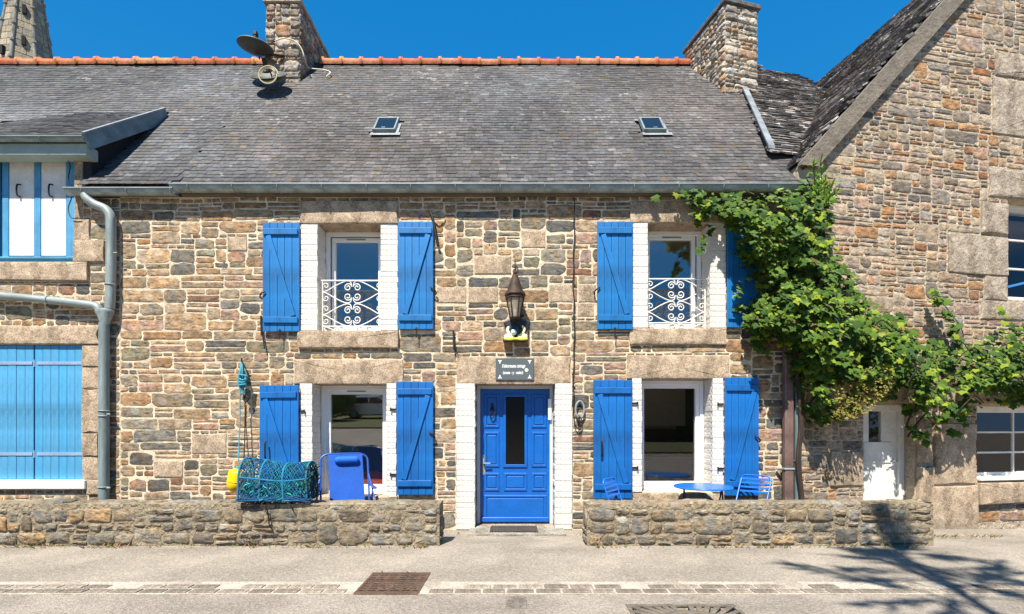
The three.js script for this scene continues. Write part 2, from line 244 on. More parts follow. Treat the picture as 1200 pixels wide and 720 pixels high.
// slates: thin tapered leaves laid in rows up a slope
function slateRows(rng, o) {                              // o: origin, ux, us, W, L, expo, w0, w1, thick, tone(a, b), inside(a, b)
  const n = V().crossVectors(o.ux, o.us).normalize(), pos = [], uv = [], col = [], U = (a, b) => a + (b - a) * rng();
  const pt = (a, b, h) => { const sag = o.sag ? o.sag * (free(a * 0.5, b * 0.5, 13) - 0.5) : 0; return o.o.clone().addScaledVector(o.ux, a).addScaledVector(o.us, b).addScaledVector(n, h + sag); };
  const quad = (p, q, r, s, t, c) => { for (const k of [0, 1, 2, 0, 2, 3]) { const v = [p, q, r, s][k]; pos.push(v.x, v.y, v.z); uv.push(...t[k]); col.push(...c); } };
  for (let b = 0; b < o.L; b += o.expo * (o.jit ? U(1 - o.jit, 1 + o.jit) : 1)) {
    let a = -U(0, o.w1);
    while (a < o.W) {
      const w = U(o.w0, o.w1), m = a + w / 2;
      if (o.inside(m, b + o.expo * 0.4)) {
        const dy = U(-1, 1) * (o.slip || 0.006), len = o.expo * 1.55, t = o.thick * U(0.7, 1.5), hl = o.thick * 1.7 * U(0.85, 1.25), hu = o.thick * 0.25, sk = U(-1, 1) * (o.skew || 0.004), c = o.tone(m, b, rng), g = 0.0015 + (o.gap || 0);
        const a0 = a + g, a1 = a + w - g, b0 = b + dy, rr = () => o.ragged ? U(-1, 1) * o.ragged : 0;
        const A = pt(a0, b0 + sk + rr(), hl), B = pt(a1, b0 - sk + rr(), hl), C = pt(a1, b0 + len, hu), D = pt(a0, b0 + len, hu), A2 = pt(a0, b0 + sk, hl - t), B2 = pt(a1, b0 - sk, hl - t);
        quad(A, B, C, D, [[a0, b0], [a1, b0], [a1, b0 + len], [a0, b0 + len]], c);
        quad(A2, B2, B, A, [[a0, b0], [a1, b0], [a1, b0 + t], [a0, b0 + t]], c);
        quad(A2, A, D, pt(a0, b0 + len, hu - t), [[a0, b0], [a0, b0 + t], [a0, b0 + len], [a0, b0 + len]], c);
        quad(B, B2, pt(a1, b0 + len, hu - t), C, [[a1, b0], [a1, b0 + t], [a1, b0 + len], [a1, b0 + len]], c);
      }
      a += w;
    }
  }
  const g = new THREE.BufferGeometry(); g.setAttribute('position', new THREE.Float32BufferAttribute(pos, 3)); g.setAttribute('uv', new THREE.Float32BufferAttribute(uv, 2)); g.setAttribute('color', new THREE.Float32BufferAttribute(col, 3)); g.computeVertexNormals(); return g;
}

// ---------------------------------------------------------------- ground
const GY = 0.04;                                           // street level at the garden walls
{
  struct('ground', uvm(new THREE.PlaneGeometry(400, 400).rotateX(-Math.PI / 2).translate(0, -0.35, -40)), M.asphalt);
  const flat = (x0, x1, z0, z1, y, holes = []) => { const s = new THREE.Shape(rect(x0, x1, -z1, -z0).map(p => new THREE.Vector2(...p))); for (const h of holes) s.holes.push(new THREE.Path(rect(h[0], h[1], -h[3], -h[2]).map(p => new THREE.Vector2(...p)))); return uvm(new THREE.ShapeGeometry(s).rotateX(-Math.PI / 2).translate(0, y, 0)); };
  struct('road', flat(-45, 45, 2.787, 17.2, GY - 0.004, [[0.93, 1.79, 3.04, 3.9]]), M.asphalt);
  const P = (x, y, z) => V(x, y, z), q = [];
  const zs = [[-0.05, -0.004], [0.35, -0.002], [0.95, GY], [2.46, GY]];
  for (let i = 0; i < 2; i++) q.push([P(-30, zs[i + 1][1], zs[i + 1][0]), P(30, zs[i + 1][1], zs[i + 1][0]), P(30, zs[i][1], zs[i][0]), P(-30, zs[i][1], zs[i][0])]);
  struct('pavement', [poly(q), flat(-30, 30, 0.95, 2.46, GY, [[-1.36, -0.81, 2.19, 2.455]]), flat(-1.36, -0.81, 2.455, 2.46, GY - 0.05)], M.pavement);
  const kerb = struct('kerb', merge([span(-30, -1.36, GY - 0.1, GY + 0.004, 2.459, 2.79), span(-0.81, 30, GY - 0.1, GY + 0.004, 2.459, 2.79)]), M.concrete);
  const rng = rngOf(5), tones = ['#8b8680', '#9a948c', '#a8a199', '#928c84', '#b6afa5'].map(c => std({ color: hex(c), map: T.granite, bumpMap: T.mortarB, bumpScale: 0.008, roughness: 0.95 }));
  for (const [z0, z1, keep] of [[2.668, 2.775, 1], [2.55, 2.655, 0.75]]) for (let x = -5.2 + rng() * 0.1; x < 5.4;) {
    const w = 0.2 + rng() * 0.07;
    if (rng() < keep && !(x + w > -1.42 && x < -0.74)) { const m = mesh('sett', rbox(w - 0.022, 0.06, z1 - z0 - 0.016, 0.006), tones[Math.floor(rng() * (keep === 1 ? 5 : 3)) + (keep === 1 ? 0 : 2)], kerb); m.position.set(x + w / 2, GY - 0.0195 + rng() * 0.004 + (keep === 1 ? 0 : 0.001), (z0 + z1) / 2); m.rotation.set((rng() - 0.5) * 0.02, (rng() - 0.5) * 0.03, (rng() - 0.5) * 0.02); }
    x += w;
  }
  const m = mesh('sett', rbox(0.17, 0.06, 0.26, 0.006), tones[0], kerb); m.position.set(0.035, GY - 0.025, 2.97);
  // far side of the street: a verge and a lane, seen only in the panes
  struct('verge', uvm(new THREE.PlaneGeometry(90, 20).rotateX(-Math.PI / 2).translate(0, GY + 0.06, 27.2)), std({ color: hex('#5d6338'), map: T.mortar, roughness: 1 }));
}
// ---------------------------------------------------------------- shared builders for houses
const RZ = 0.14, RY = 4.87, PITCH = 1.25;                   // eaves line of the cottage roof and its slope
const RUN = 3.286, US = V(0, PITCH, -1).normalize(), SLOPE_L = RUN * Math.hypot(1, PITCH);
const roofAt = q => V(0, RY + PITCH * q, RZ - q);
const slateTone = seed => (a, b, r) => { const k = 0.50 + r() * 0.36 + (free(a * 0.45, b * 0.45, seed) - 0.5) * 0.6 + (r() < 0.05 ? 0.35 : 0) - (r() < 0.06 ? 0.15 : 0), w = (r() - 0.5) * 0.09 + (free(a * 0.35 + 20, b * 0.35, seed + 5) - 0.5) * 0.3; const v = Math.max(0.25, k); return [v * (1 + w), v, v * (1 - w * 0.8)]; };
function ridgeTiles(parent, x0, x1, skip = []) {
  const L = 0.405, r = 0.125, ring = (x, rr) => Array.from({ length: 9 }, (_, i) => { const a = -0.55 + (Math.PI + 1.1) * i / 8; return V(x, Math.sin(a) * rr * 0.85, Math.cos(a) * rr); });
  const secs = [[0, r * 1.24], [0.06, r * 1.26], [0.066, r * 1.02], [L * 0.55, r * 0.99], [L + 0.015, r * 0.95]], quads = [];
  for (let k = 0; k < secs.length - 1; k++) { const A = ring(...secs[k]), B = ring(...secs[k + 1]); for (let i = 0; i < 8; i++) quads.push([A[i], A[i + 1], B[i + 1], B[i]]); }
  const cap = ring(...secs[0]), cap2 = ring(0, r * 0.9); for (let i = 0; i < 8; i++) quads.push([cap[i], cap2[i], cap2[i + 1], cap[i + 1]]);
  const geo = mergeVertices(poly(quads).deleteAttribute('normal').deleteAttribute('uv')); geo.computeVertexNormals(); const g2 = uvm(geo);
  const rng = rngOf(77 + Math.round(x0 * 10)), mats = ['#d98350', '#cf7548', '#e09a68', '#c46a42', '#d58f68'].map(c => std({ color: hex(c), map: T.clay, bumpMap: T.clay, bumpScale: 0.004, roughness: 0.9 }));
  for (let x = x0; x < x1 - 0.05; x += L) { if (skip.some(s => x + L > s[0] && x < s[1])) continue; const m = mesh('ridge_tile', g2, mats[Math.floor(rng() * 5)], parent); m.position.set(x, RY + PITCH * RUN - 0.022 + (rng() - 0.5) * 0.016, RZ - RUN + (rng() - 0.5) * 0.012); m.rotation.set(0, (rng() - 0.5) * 0.02, (rng() - 0.5) * 0.025); }
}
function gutterRun(parent, x0, x1, y, z, r, mat) {
  const prof = []; for (let i = 0; i <= 8; i++) { const a = Math.PI + Math.PI * i / 8; prof.push([Math.cos(a) * r, Math.sin(a) * r]); }
  const inner = prof.slice().reverse().map(([a, b]) => [a * 0.93, b * 0.93]);
  const g = extrude(prof.concat(inner), x1 - x0); g.rotateY(Math.PI / 2); g.translate(x0, y, z);
  const bead = rod(V(x0, y, z + r), V(x1, y, z + r), 0.011, 0.011, 8);
  const m = mesh('gutter', [g, bead], mat, parent);
  for (let x = x0 + 0.25; x < x1; x += 0.62) { const a = []; for (let i = 0; i <= 8; i++) { const t = Math.PI + Math.PI * i / 8; a.push(V(x, y + Math.sin(t) * (r + 0.004), z + Math.cos(t) * (r + 0.004))); } mesh('bracket', tube(a, 0.007, 12, 5), mat, m); }
  return m;
}
// a framed window: outer frame, sash, panes; z is the front of the frame
function windowUnit(parent, x0, x1, y0, y1, z, o = {}) {
  const f = o.frame || 0.06, s = o.sash || 0.06, bars = (a0, a1, b0, b1, w, z0, z1) => [span(a0, a0 + w, b0, b1, z0, z1, 0.006), span(a1 - w, a1, b0, b1, z0, z1, 0.006), span(a0 + w - 0.004, a1 - w + 0.004, b0, b0 + w, z0, z1 - 0.002, 0.006), span(a0 + w - 0.004, a1 - w + 0.004, b1 - w, b1, z0, z1 - 0.002, 0.006)];
  const w = mesh('window', bars(x0, x1, y0, y1, f, z - 0.07, z), o.mat || M.pvc, parent), g = o.gap || 0;
  const sx0 = x0 + f + g, sx1 = x1 - f - (o.gapR || 0), sy0 = y0 + f, sy1 = y1 - f - g;
  mesh('sash', bars(sx0, sx1, sy0, sy1, s, z - 0.085, z - 0.018), o.mat || M.pvc, w);
  const px0 = sx0 + s - 0.008, px1 = sx1 - s + 0.008, py0 = sy0 + s - 0.008, py1 = sy1 - s + 0.008, panes = o.grid || [1, 1];
  const gl = [], bar = []; for (let i = 0; i < panes[0]; i++) for (let k = 0; k < panes[1]; k++) {
    const a0 = px0 + (px1 - px0) * i / panes[0], a1 = px0 + (px1 - px0) * (i + 1) / panes[0], b0 = py0 + (py1 - py0) * k / panes[1], b1 = py0 + (py1 - py0) * (k + 1) / panes[1];
    const p = mesh('pane', uvm(new THREE.PlaneGeometry(a1 - a0, b1 - b0)), o.glass || M.glass, w); p.position.set((a0 + a1) / 2, (b0 + b1) / 2, z - 0.045); p.rotation.x = o.tilt || 0;
    if (!o.single) { const p2 = mesh('pane', uvm(new THREE.PlaneGeometry(a1 - a0, b1 - b0)), o.glass || M.glass, w); p2.position.set((a0 + a1) / 2, (b0 + b1) / 2, z - 0.065); p2.rotation.x = o.tilt || 0; }
  }
  for (let i = 1; i < panes[0]; i++) { const a = px0 + (px1 - px0) * i / panes[0]; bar.push(span(a - 0.014, a + 0.014, py0, py1, z - 0.06, z - 0.026, 0.004)); }
  for (let k = 1; k < panes[1]; k++) { const b = py0 + (py1 - py0) * k / panes[1]; bar.push(span(px0, px1, b - 0.014, b + 0.014, z - 0.062, z - 0.028, 0.004)); }
  if (bar.length) mesh('glazing_bar', bar, o.mat || M.pvc, w);
  if (o.vent) mesh('air_vent', [span((x0 + x1) / 2 - 0.14, (x0 + x1) / 2 + 0.14, sy1 - 0.035, sy1 - 0.02, z - 0.02, z - 0.008)], M.zincDull, w);
  return w;
}
// painted brick jamb: courses of long and short bricks with tight joints
function brickJamb(parent, x0, x1, y0, y1, z0, z1, rng) {
  const n = Math.round((y1 - y0) / 0.078), h = (y1 - y0) / n, jamb = mesh('jamb', span(x0 + 0.008, x1 - 0.008, y0, y1, z0 + 0.006, z1 - 0.008), M.brickWhite, parent);
  for (let i = 0; i < n; i++) { const a = mesh('painted_brick', jambBrick(x1 - x0, h, z1 - z0, Math.floor(rng() * 4)), M.brickWhite, jamb); a.position.set((x0 + x1) / 2 + (rng() - 0.5) * 0.006, y0 + (i + 0.5) * h, (z0 + z1) / 2 + (rng() - 0.5) * 0.006); a.rotation.set((rng() - 0.5) * 0.015, (rng() - 0.5) * 0.02, (rng() - 0.5) * 0.015); }
}
const jbCache = {};
function jambBrick(w, h, d, k) { const key = [w.toFixed(3), h.toFixed(3), k].join(); return jbCache[key] || (jbCache[key] = rbox(w - 0.001 - 0.004 * k, h - 0.0018 - 0.0008 * k, d, 0.005)); }
// a boarded shutter with two battens and a brace; local origin at its lower left corner
function shutter(parent, u0, u1, v0, v1, fall, o = {}) {
  const x0 = FX(u0), x1 = FX(u1), y0 = FY(v1), y1 = FY(v0), w = x1 - x0, h = y1 - y0, z = o.z || 0.05, n = o.n || 5, mat = o.mat || M.blue, rng = rngOf(Math.round(u0 * 7 + v0));
  const s = new THREE.Group(); s.name = 'shutter'; parent.add(s); s.position.set(o.hinge === 'right' ? x1 : x0, y0, z); s.rotation.y = o.turn || 0;
  const ox = o.hinge === 'right' ? -w : 0, pw = w / n;
  for (let i = 0; i < n; i++) { const p = mesh('plank', rbox(pw - 0.003, h + (rng() - 0.5) * 0.006, 0.028, 0.005), [mat, o.mat2 || M.blue2, mat][Math.floor(rng() * 3)], s); p.position.set(ox + (i + 0.5) * pw, h / 2, (rng() - 0.5) * 0.003); }
  if (fall) {
    const bh = 0.085, yb = [h * 0.075, h * 0.885];
    for (const y of yb) { const b = mesh('batten', rbox(w * 0.93, bh, 0.026, 0.006), mat, s); b.position.set(ox + w / 2, y + bh / 2, 0.028); b.rotation.z = (rng() - 0.5) * 0.01; }
    const yA = yb[1] - 0.004, yB = yb[0] + bh + 0.004, xa = ox + w * (fall > 0 ? 0.16 : 0.86), xb = ox + w * (fall > 0 ? 0.84 : 0.2), L = Math.hypot(xb - xa, yB - yA), g = rbox(0.075, L - 0.02, 0.022, 0.005), b = mesh('brace', g, mat, s);
    b.position.set((xa + xb) / 2, (yA + yB) / 2, 0.026); b.rotation.z = Math.atan2(xb - xa, yA - yB);
  }
  if (o.straps) for (const y of o.straps) mesh('strap_hinge', [rbox(w * 0.93, 0.045, 0.008, 0.003, ox + w * 0.52, y, 0.02), rod(V(ox + w + 0.012, y - 0.05, 0.012), V(ox + w + 0.012, y + 0.05, 0.012), 0.013)], o.strapMat, s);
  return s;
}
const ironKit = (parent, list) => { for (const g of list) mesh('iron_hook', g, M.iron, parent); };

// ---------------------------------------------------------------- the cottage
const CX0 = -5.6, CX1 = 4.05, WT = FY(231);
const cottage = thing('stone_cottage', 'rubble stone cottage with slate roof, bright blue shutters and blue front door', 'house');
const OPEN = {                                             // openings in px: outer jamb u0 u1, inner u0 u1, top v, bottom v
  ul: [353, 467, 373, 446, 263, 388], ur: [741, 850, 759, 831, 262, 385], ll: [352, 465, 367, 453, 450, 583], lr: [740, 847, 752, 834, 444, 577], door: [534.5, 670.5, 557, 650, 450, 621.5],
};
{
  const rng = rngOf(11), holes = [];
  for (const k in OPEN) { const [a, b, , , t, bt] = OPEN[k]; holes.push(rect(FX(a), FX(b), k === 'door' ? 0.004 : FY(bt), FY(t))); }
  const wallG = extrude([[CX0, -0.3], [CX1, -0.3], [CX1, WT], [CX0, WT]], 0.5, holes.slice(0, 5)); wallG.translate(0, 0, -0.5);
  const wall = mesh('wall', wallG, M.mortar, cottage);
  // shell: back and side walls, floors, so the rooms are closed
  const yr = RY + PITCH * RUN, gab = [[0.0, -0.3], [0, RY - 0.12], [-RZ + RUN, yr - 0.16], [2 * RUN - RZ * 2, RY - 0.12], [2 * RUN - RZ * 2, -0.3]].map(([q, y]) => [q, y]);
  const side = x => { const g = extrude(gab.map(([q, y]) => [q + 0.5, y]).map(([q, y]) => [Math.min(q, 2 * RUN - 0.3), y]), 0.25); g.rotateY(Math.PI / 2); g.translate(x, 0, 0); return g; };
  mesh('side_wall', side(CX0 + 0.001), M.plaster, cottage); mesh('side_wall', side(CX1 - 0.252), M.plaster, cottage);
  mesh('back_wall', span(CX0 + 0.26, CX1 - 0.26, -0.3, RY - 0.2, -6.2, -5.9), M.plaster, cottage);
  mesh('floor', span(CX0 + 0.26, CX1 - 0.26, -0.3, 0.0, -5.9, -0.505), M.floorWood, cottage);
  mesh('upper_floor', span(CX0 + 0.26, CX1 - 0.26, 2.45, 2.65, -5.9, -0.505), M.plaster, cottage);
  mesh('attic_floor', span(CX0 + 0.26, CX1 - 0.26, 4.62, 4.72, -5.9, -0.505), M.plaster, cottage);
  mesh('partition', [span(CX0 + 0.26, CX1 - 0.26, 0.002, 2.448, -3.5, -3.35), span(0.95, 1.05, 0.002, 2.448, -3.348, -0.51), span(-0.95, -0.85, 0.002, 2.448, -3.348, -0.51)], M.plaster, cottage);
  // granite dressings
  const L = (name, u0, u1, v0, v1, z1 = 0.03, mat = M.granite) => mesh(name, [stoneGeo(rngOf(u0 * 3 + v0), FX(u1) - FX(u0), FY(v0) - FY(v1), { depth: z1 * 1.5, bevel: 0.01, rough: 0.005, square: 1 }).translate((FX(u0) + FX(u1)) / 2, (FY(v0) + FY(v1)) / 2 - 0.006, 0), rbox(FX(u1) - FX(u0) - 0.006, FY(v0) - FY(v1) - 0.006, 0.3, 0.004, (FX(u0) + FX(u1)) / 2, (FY(v0) + FY(v1)) / 2 - 0.006, -0.149)], mat, cottage);
  L('lintel', 351.5, 467.5, 236, 263); L('lintel', 739, 852, 236, 262); L('lintel', 344.5, 472, 421, 450, 0.024); L('lintel', 734.5, 855, 416, 444, 0.024); L('lintel', 536, 669, 417.5, 450, 0.02);
  L('window_sill', 350, 467, 388, 408, 0.055); L('window_sill', 738, 850.5, 385, 404, 0.055); L('window_sill', 352, 466, 581, 592, 0.035); L('window_sill', 740, 848, 577, 590, 0.02);
  // rubble
  const blocks = []; for (const k in OPEN) { const [a, b, , , t, bt] = OPEN[k]; blocks.push([FX(a), FX(b), FY(bt) - (k === 'door' ? 1 : 0), FY(t)]); }
  for (const q of [[351.5, 467.5, 236, 263], [739, 852, 236, 262], [344.5, 472, 421, 450], [734.5, 855, 416, 444], [536, 669, 417.5, 450], [350, 467, 388, 408], [738, 850.5, 385, 404], [352, 466, 581, 592], [740, 848, 577, 590]]) blocks.push([FX(q[0]), FX(q[1]), FY(q[3]), FY(q[2])]);
  // dressed blocks among the rubble
  const dressed = [[511, 547, 336, 356], [548, 584, 336, 356], [643, 672, 333, 355], [677, 699, 333, 355], [555, 600, 300, 322], [224, 266, 508, 532], [266, 290, 277, 295], [610, 640, 270, 291], [180, 215, 540, 560], [676, 697, 355, 372]];
  for (const q of dressed) blocks.push([FX(q[0]), FX(q[1]), FY(q[3]), FY(q[2])]);
  const list = pack(rng, [CX0, CX1 - 0.02, 0.0, WT], blocks, { h0: 0.065, h1: 0.21, w0: 0.12, w1: 0.62, split: 0.26, asp: 4.8 });
  stonework(wall, rng, list, (x, y) => x > -1.3 ? PAL.dark : PAL.warm, { depth: 0.007, bevel: 0.004, joint: 0.0088, rough: 0.004, wave: 0.07 }, (x, y) => [x, y, 0], 290, (x, y) => y > 0.42 || Math.abs(x) < 1.2);
  for (const q of dressed) { const r2 = rngOf(Math.round(q[0])), g = stoneGeo(r2, FX(q[1]) - FX(q[0]) - 0.02, FY(q[2]) - FY(q[3]) - 0.02, { depth: 0.012, bevel: 0.005, rough: 0.003, square: 1 }), m = mesh('stone', g, M.granite, wall); m.position.set((FX(q[0]) + FX(q[1])) / 2, (FY(q[2]) + FY(q[3])) / 2, 0); }
  // jambs
  for (const k in OPEN) { const [a, b, c, d, t, bt] = OPEN[k], y0 = k === 'door' ? 0.004 : FY(bt), y1 = FY(t); brickJamb(cottage, FX(a), FX(c), y0, y1, -0.34, 0.03, rng); brickJamb(cottage, FX(d), FX(b), y0, y1, -0.34, 0.03, rng); }
  // windows
  const win = (k, o) => { const [, , c, d, t, bt] = OPEN[k]; return windowUnit(cottage, FX(c) + 0.002, FX(d) - 0.002, FY(bt) + 0.002, FY(t) - 0.002, -0.28, o); };
  win('ul', { frame: 0.06, sash: 0.055, gap: 0.02, vent: 1 }); win('ur', { frame: 0.06, sash: 0.055, gapR: 0.02, vent: 1 });
  win('ll', { frame: 0.06, sash: 0.075, vent: 1, tilt: 0.036 }); win('lr', { frame: 0.055, sash: 0.06, glass: M.glassClear });
  // shutters
  shutter(cottage, 310, 353, 263, 389.5, 1); shutter(cottage, 467.5, 508.5, 262, 387, -1);
  shutter(cottage, 699, 740.5, 262, 387, 1); shutter(cottage, 850, 887, 262, 385, -1);
  shutter(cottage, 304, 352.5, 452, 582, 1, { turn: -0.12, hinge: 'right', z: 0.07, mat: M.blueLow, mat2: M.blueLow2 }); shutter(cottage, 465.5, 508.5, 448, 579.5, -1, { mat: M.blueLow, mat2: M.blueLow2 });
  shutter(cottage, 694.5, 740, 446, 584, 1, { mat: M.blueLow, mat2: M.blueLow2 }); shutter(cottage, 847.5, 887, 443, 580.5, -1, { mat: M.blueLow, mat2: M.blueLow2 });
  // shutter ironwork
  const S = [];
  for (const [u, v] of [[355, 482], [355, 556], [462, 480], [462, 556], [743, 473], [743, 548], [843, 474], [843, 549]]) { const x = FX(u), y = FY(v), s = u % 2 && (u < 400 || (u > 700 && u < 800)) ? 1 : -1; S.push(merge([span(x - 0.045, x + 0.045, y - 0.012, y + 0.012, 0.04, 0.052), rod(V(x + s * 0.04, y - 0.03, 0.055), V(x + s * 0.04, y + 0.022, 0.055), 0.01)])); }
  for (const [u, v] of [[330.5, 391], [489, 389], [719.5, 389], [868, 387]]) { const x = FX(u), y = FY(v); S.push(merge([rod(V(x, y + 0.05, 0.075), V(x, y - 0.1, 0.075), 0.008), rod(V(x - 0.02, y + 0.03, 0.075), V(x + 0.02, y + 0.03, 0.075), 0.008)])); }
  for (const [u, v, s] of [[309.5, 346, -1], [509.5, 341, 1], [698, 341, -1], [508, 509, 1], [886, 514, 1]]) { const x = FX(u), y = FY(v); S.push(tube([V(x - s * 0.05, y + 0.03, 0.08), V(x, y, 0.09), V(x + s * 0.03, y - 0.04, 0.06), V(x + s * 0.015, y - 0.06, 0.02)], 0.01, 10, 6)); }
  S.push(tube([V(FX(505), FY(250), 0.05), V(FX(508), FY(258), 0.06), V(FX(511), FY(275), 0.06), V(FX(514), FY(290), 0.05)], 0.02, 12, 6), tube([V(FX(505), FY(252), 0.05), V(FX(512), FY(257), 0.07), V(FX(518), FY(257), 0.05), V(FX(521), FY(254), 0.04)], 0.011, 12, 6));
  S.push(merge([rod(V(FX(531.5), FY(388), 0.03), V(FX(532.5), FY(411), 0.05), 0.014), rod(V(FX(532), FY(398), 0.04), V(FX(536), FY(415), 0.05), 0.009)]), merge([rod(V(FX(307), FY(371), 0.03), V(FX(308.5), FY(394), 0.05), 0.014), rod(V(FX(308), FY(385), 0.04), V(FX(312), FY(410), 0.05), 0.009)]));
  ironKit(cottage, S);
  for (const [u, v] of [[314.5, 527], [703.5, 525]]) mesh('shutter_handle', tube([V(FX(u), FY(v - 10), 0.085), V(FX(u) + 0.004, FY(v - 7), 0.11), V(FX(u) + 0.004, FY(v + 7), 0.11), V(FX(u), FY(v + 10), 0.085)], 0.013, 12, 6), M.iron, cottage);
}
// iron balconettes
function balconette(u0, u1, vt, vb) {
  const x0 = FX(u0), x1 = FX(u1), yt = FY(vt), yb = FY(vb), z = -0.05, W = x1 - x0, cx = (x0 + x1) / 2, R = 0.0085;
  const r = mesh('balcony_railing', [rod(V(x0 - 0.03, yt, z), V(x1 + 0.03, yt, z), 0.012), rod(V(x0, yb, z), V(x1, yb, z), 0.01), rod(V(x0, yb - 0.08, z), V(x0, yt, z), 0.01), rod(V(x1, yb - 0.08, z), V(x1, yt, z), 0.01)], M.white, cottage);
  const H = (yt - yb) / 2, list = [];
  const scroll = (c, sx, sy, rr, arm) => { const p = []; for (let i = 0; i <= 22; i++) { const t = i / 22, a = (-0.5 + 2.6 * t) * Math.PI, q = rr * (0.25 + 0.75 * t); p.push(V(c.x + sx * q * Math.cos(a), c.y + sy * q * Math.sin(a) , z)); } return p.concat(arm); };
  for (let k = 0; k < 2; k++) {
    const yc = yb + H * (k + 0.5);
    for (const sx of [-1, 1]) for (const sy of [-1, 1]) {
      const c = V(cx + sx * 0.066, yc + sy * H * 0.2, z), rr = 0.058;
      // volute, then an arm that swings out over the top and down to the side bar
      const p = []; for (let i = 0; i <= 20; i++) { const t = i / 20, a = (2.9 * Math.PI) * (1 - t) , q = rr * (0.22 + 0.78 * t); p.push(V(c.x - sx * q * Math.cos(a + 0.2), c.y + sy * q * Math.sin(a + 0.2), z)); }
      list.push(tube(p, R, 44, 5));
      list.push(tube([V(cx + sx * 0.01, c.y + sy * 0.012, z), V(cx + sx * 0.03, yc + sy * H * 0.44, z), V(cx + sx * 0.10, yc + sy * H * 0.47, z), V(cx + sx * W * 0.27, yc + sy * H * 0.3, z), V(cx + sx * W * 0.42, yc + sy * H * 0.07, z), V(cx + sx * W * 0.5, yc, z)], R, 30, 5));
    }
    for (const sx of [-1, 1]) for (const sy of [-1, 1]) { const c = V(cx + sx * W * 0.445, yc + sy * H * 0.27, z), p = []; for (let i = 0; i <= 16; i++) { const t = i / 16, a = 2.3 * Math.PI * (1 - t), q = 0.045 * (0.25 + 0.75 * t); p.push(V(c.x + sx * q * Math.cos(a), c.y + sy * q * Math.sin(a), z)); } list.push(tube(p, R * 0.9, 30, 5)); }
  }
  for (let i = 0; i < 4; i++) { const c = x0 + W * (i + 0.5) / 4, s = i % 2 ? 1 : -1; list.push(tube([V(c - s * 0.09, yb - 0.02, z), V(c - s * 0.06, yb - 0.055, z), V(c, yb - 0.03, z), V(c + s * 0.06, yb - 0.012, z), V(c + s * 0.085, yb - 0.045, z), V(c + s * 0.05, yb - 0.06, z)], R * 0.9, 24, 5)); }
  for (const g of list) mesh('scroll', g, M.white, r);
}
balconette(376.5, 447, 328, 382); balconette(759.5, 828, 326, 378);
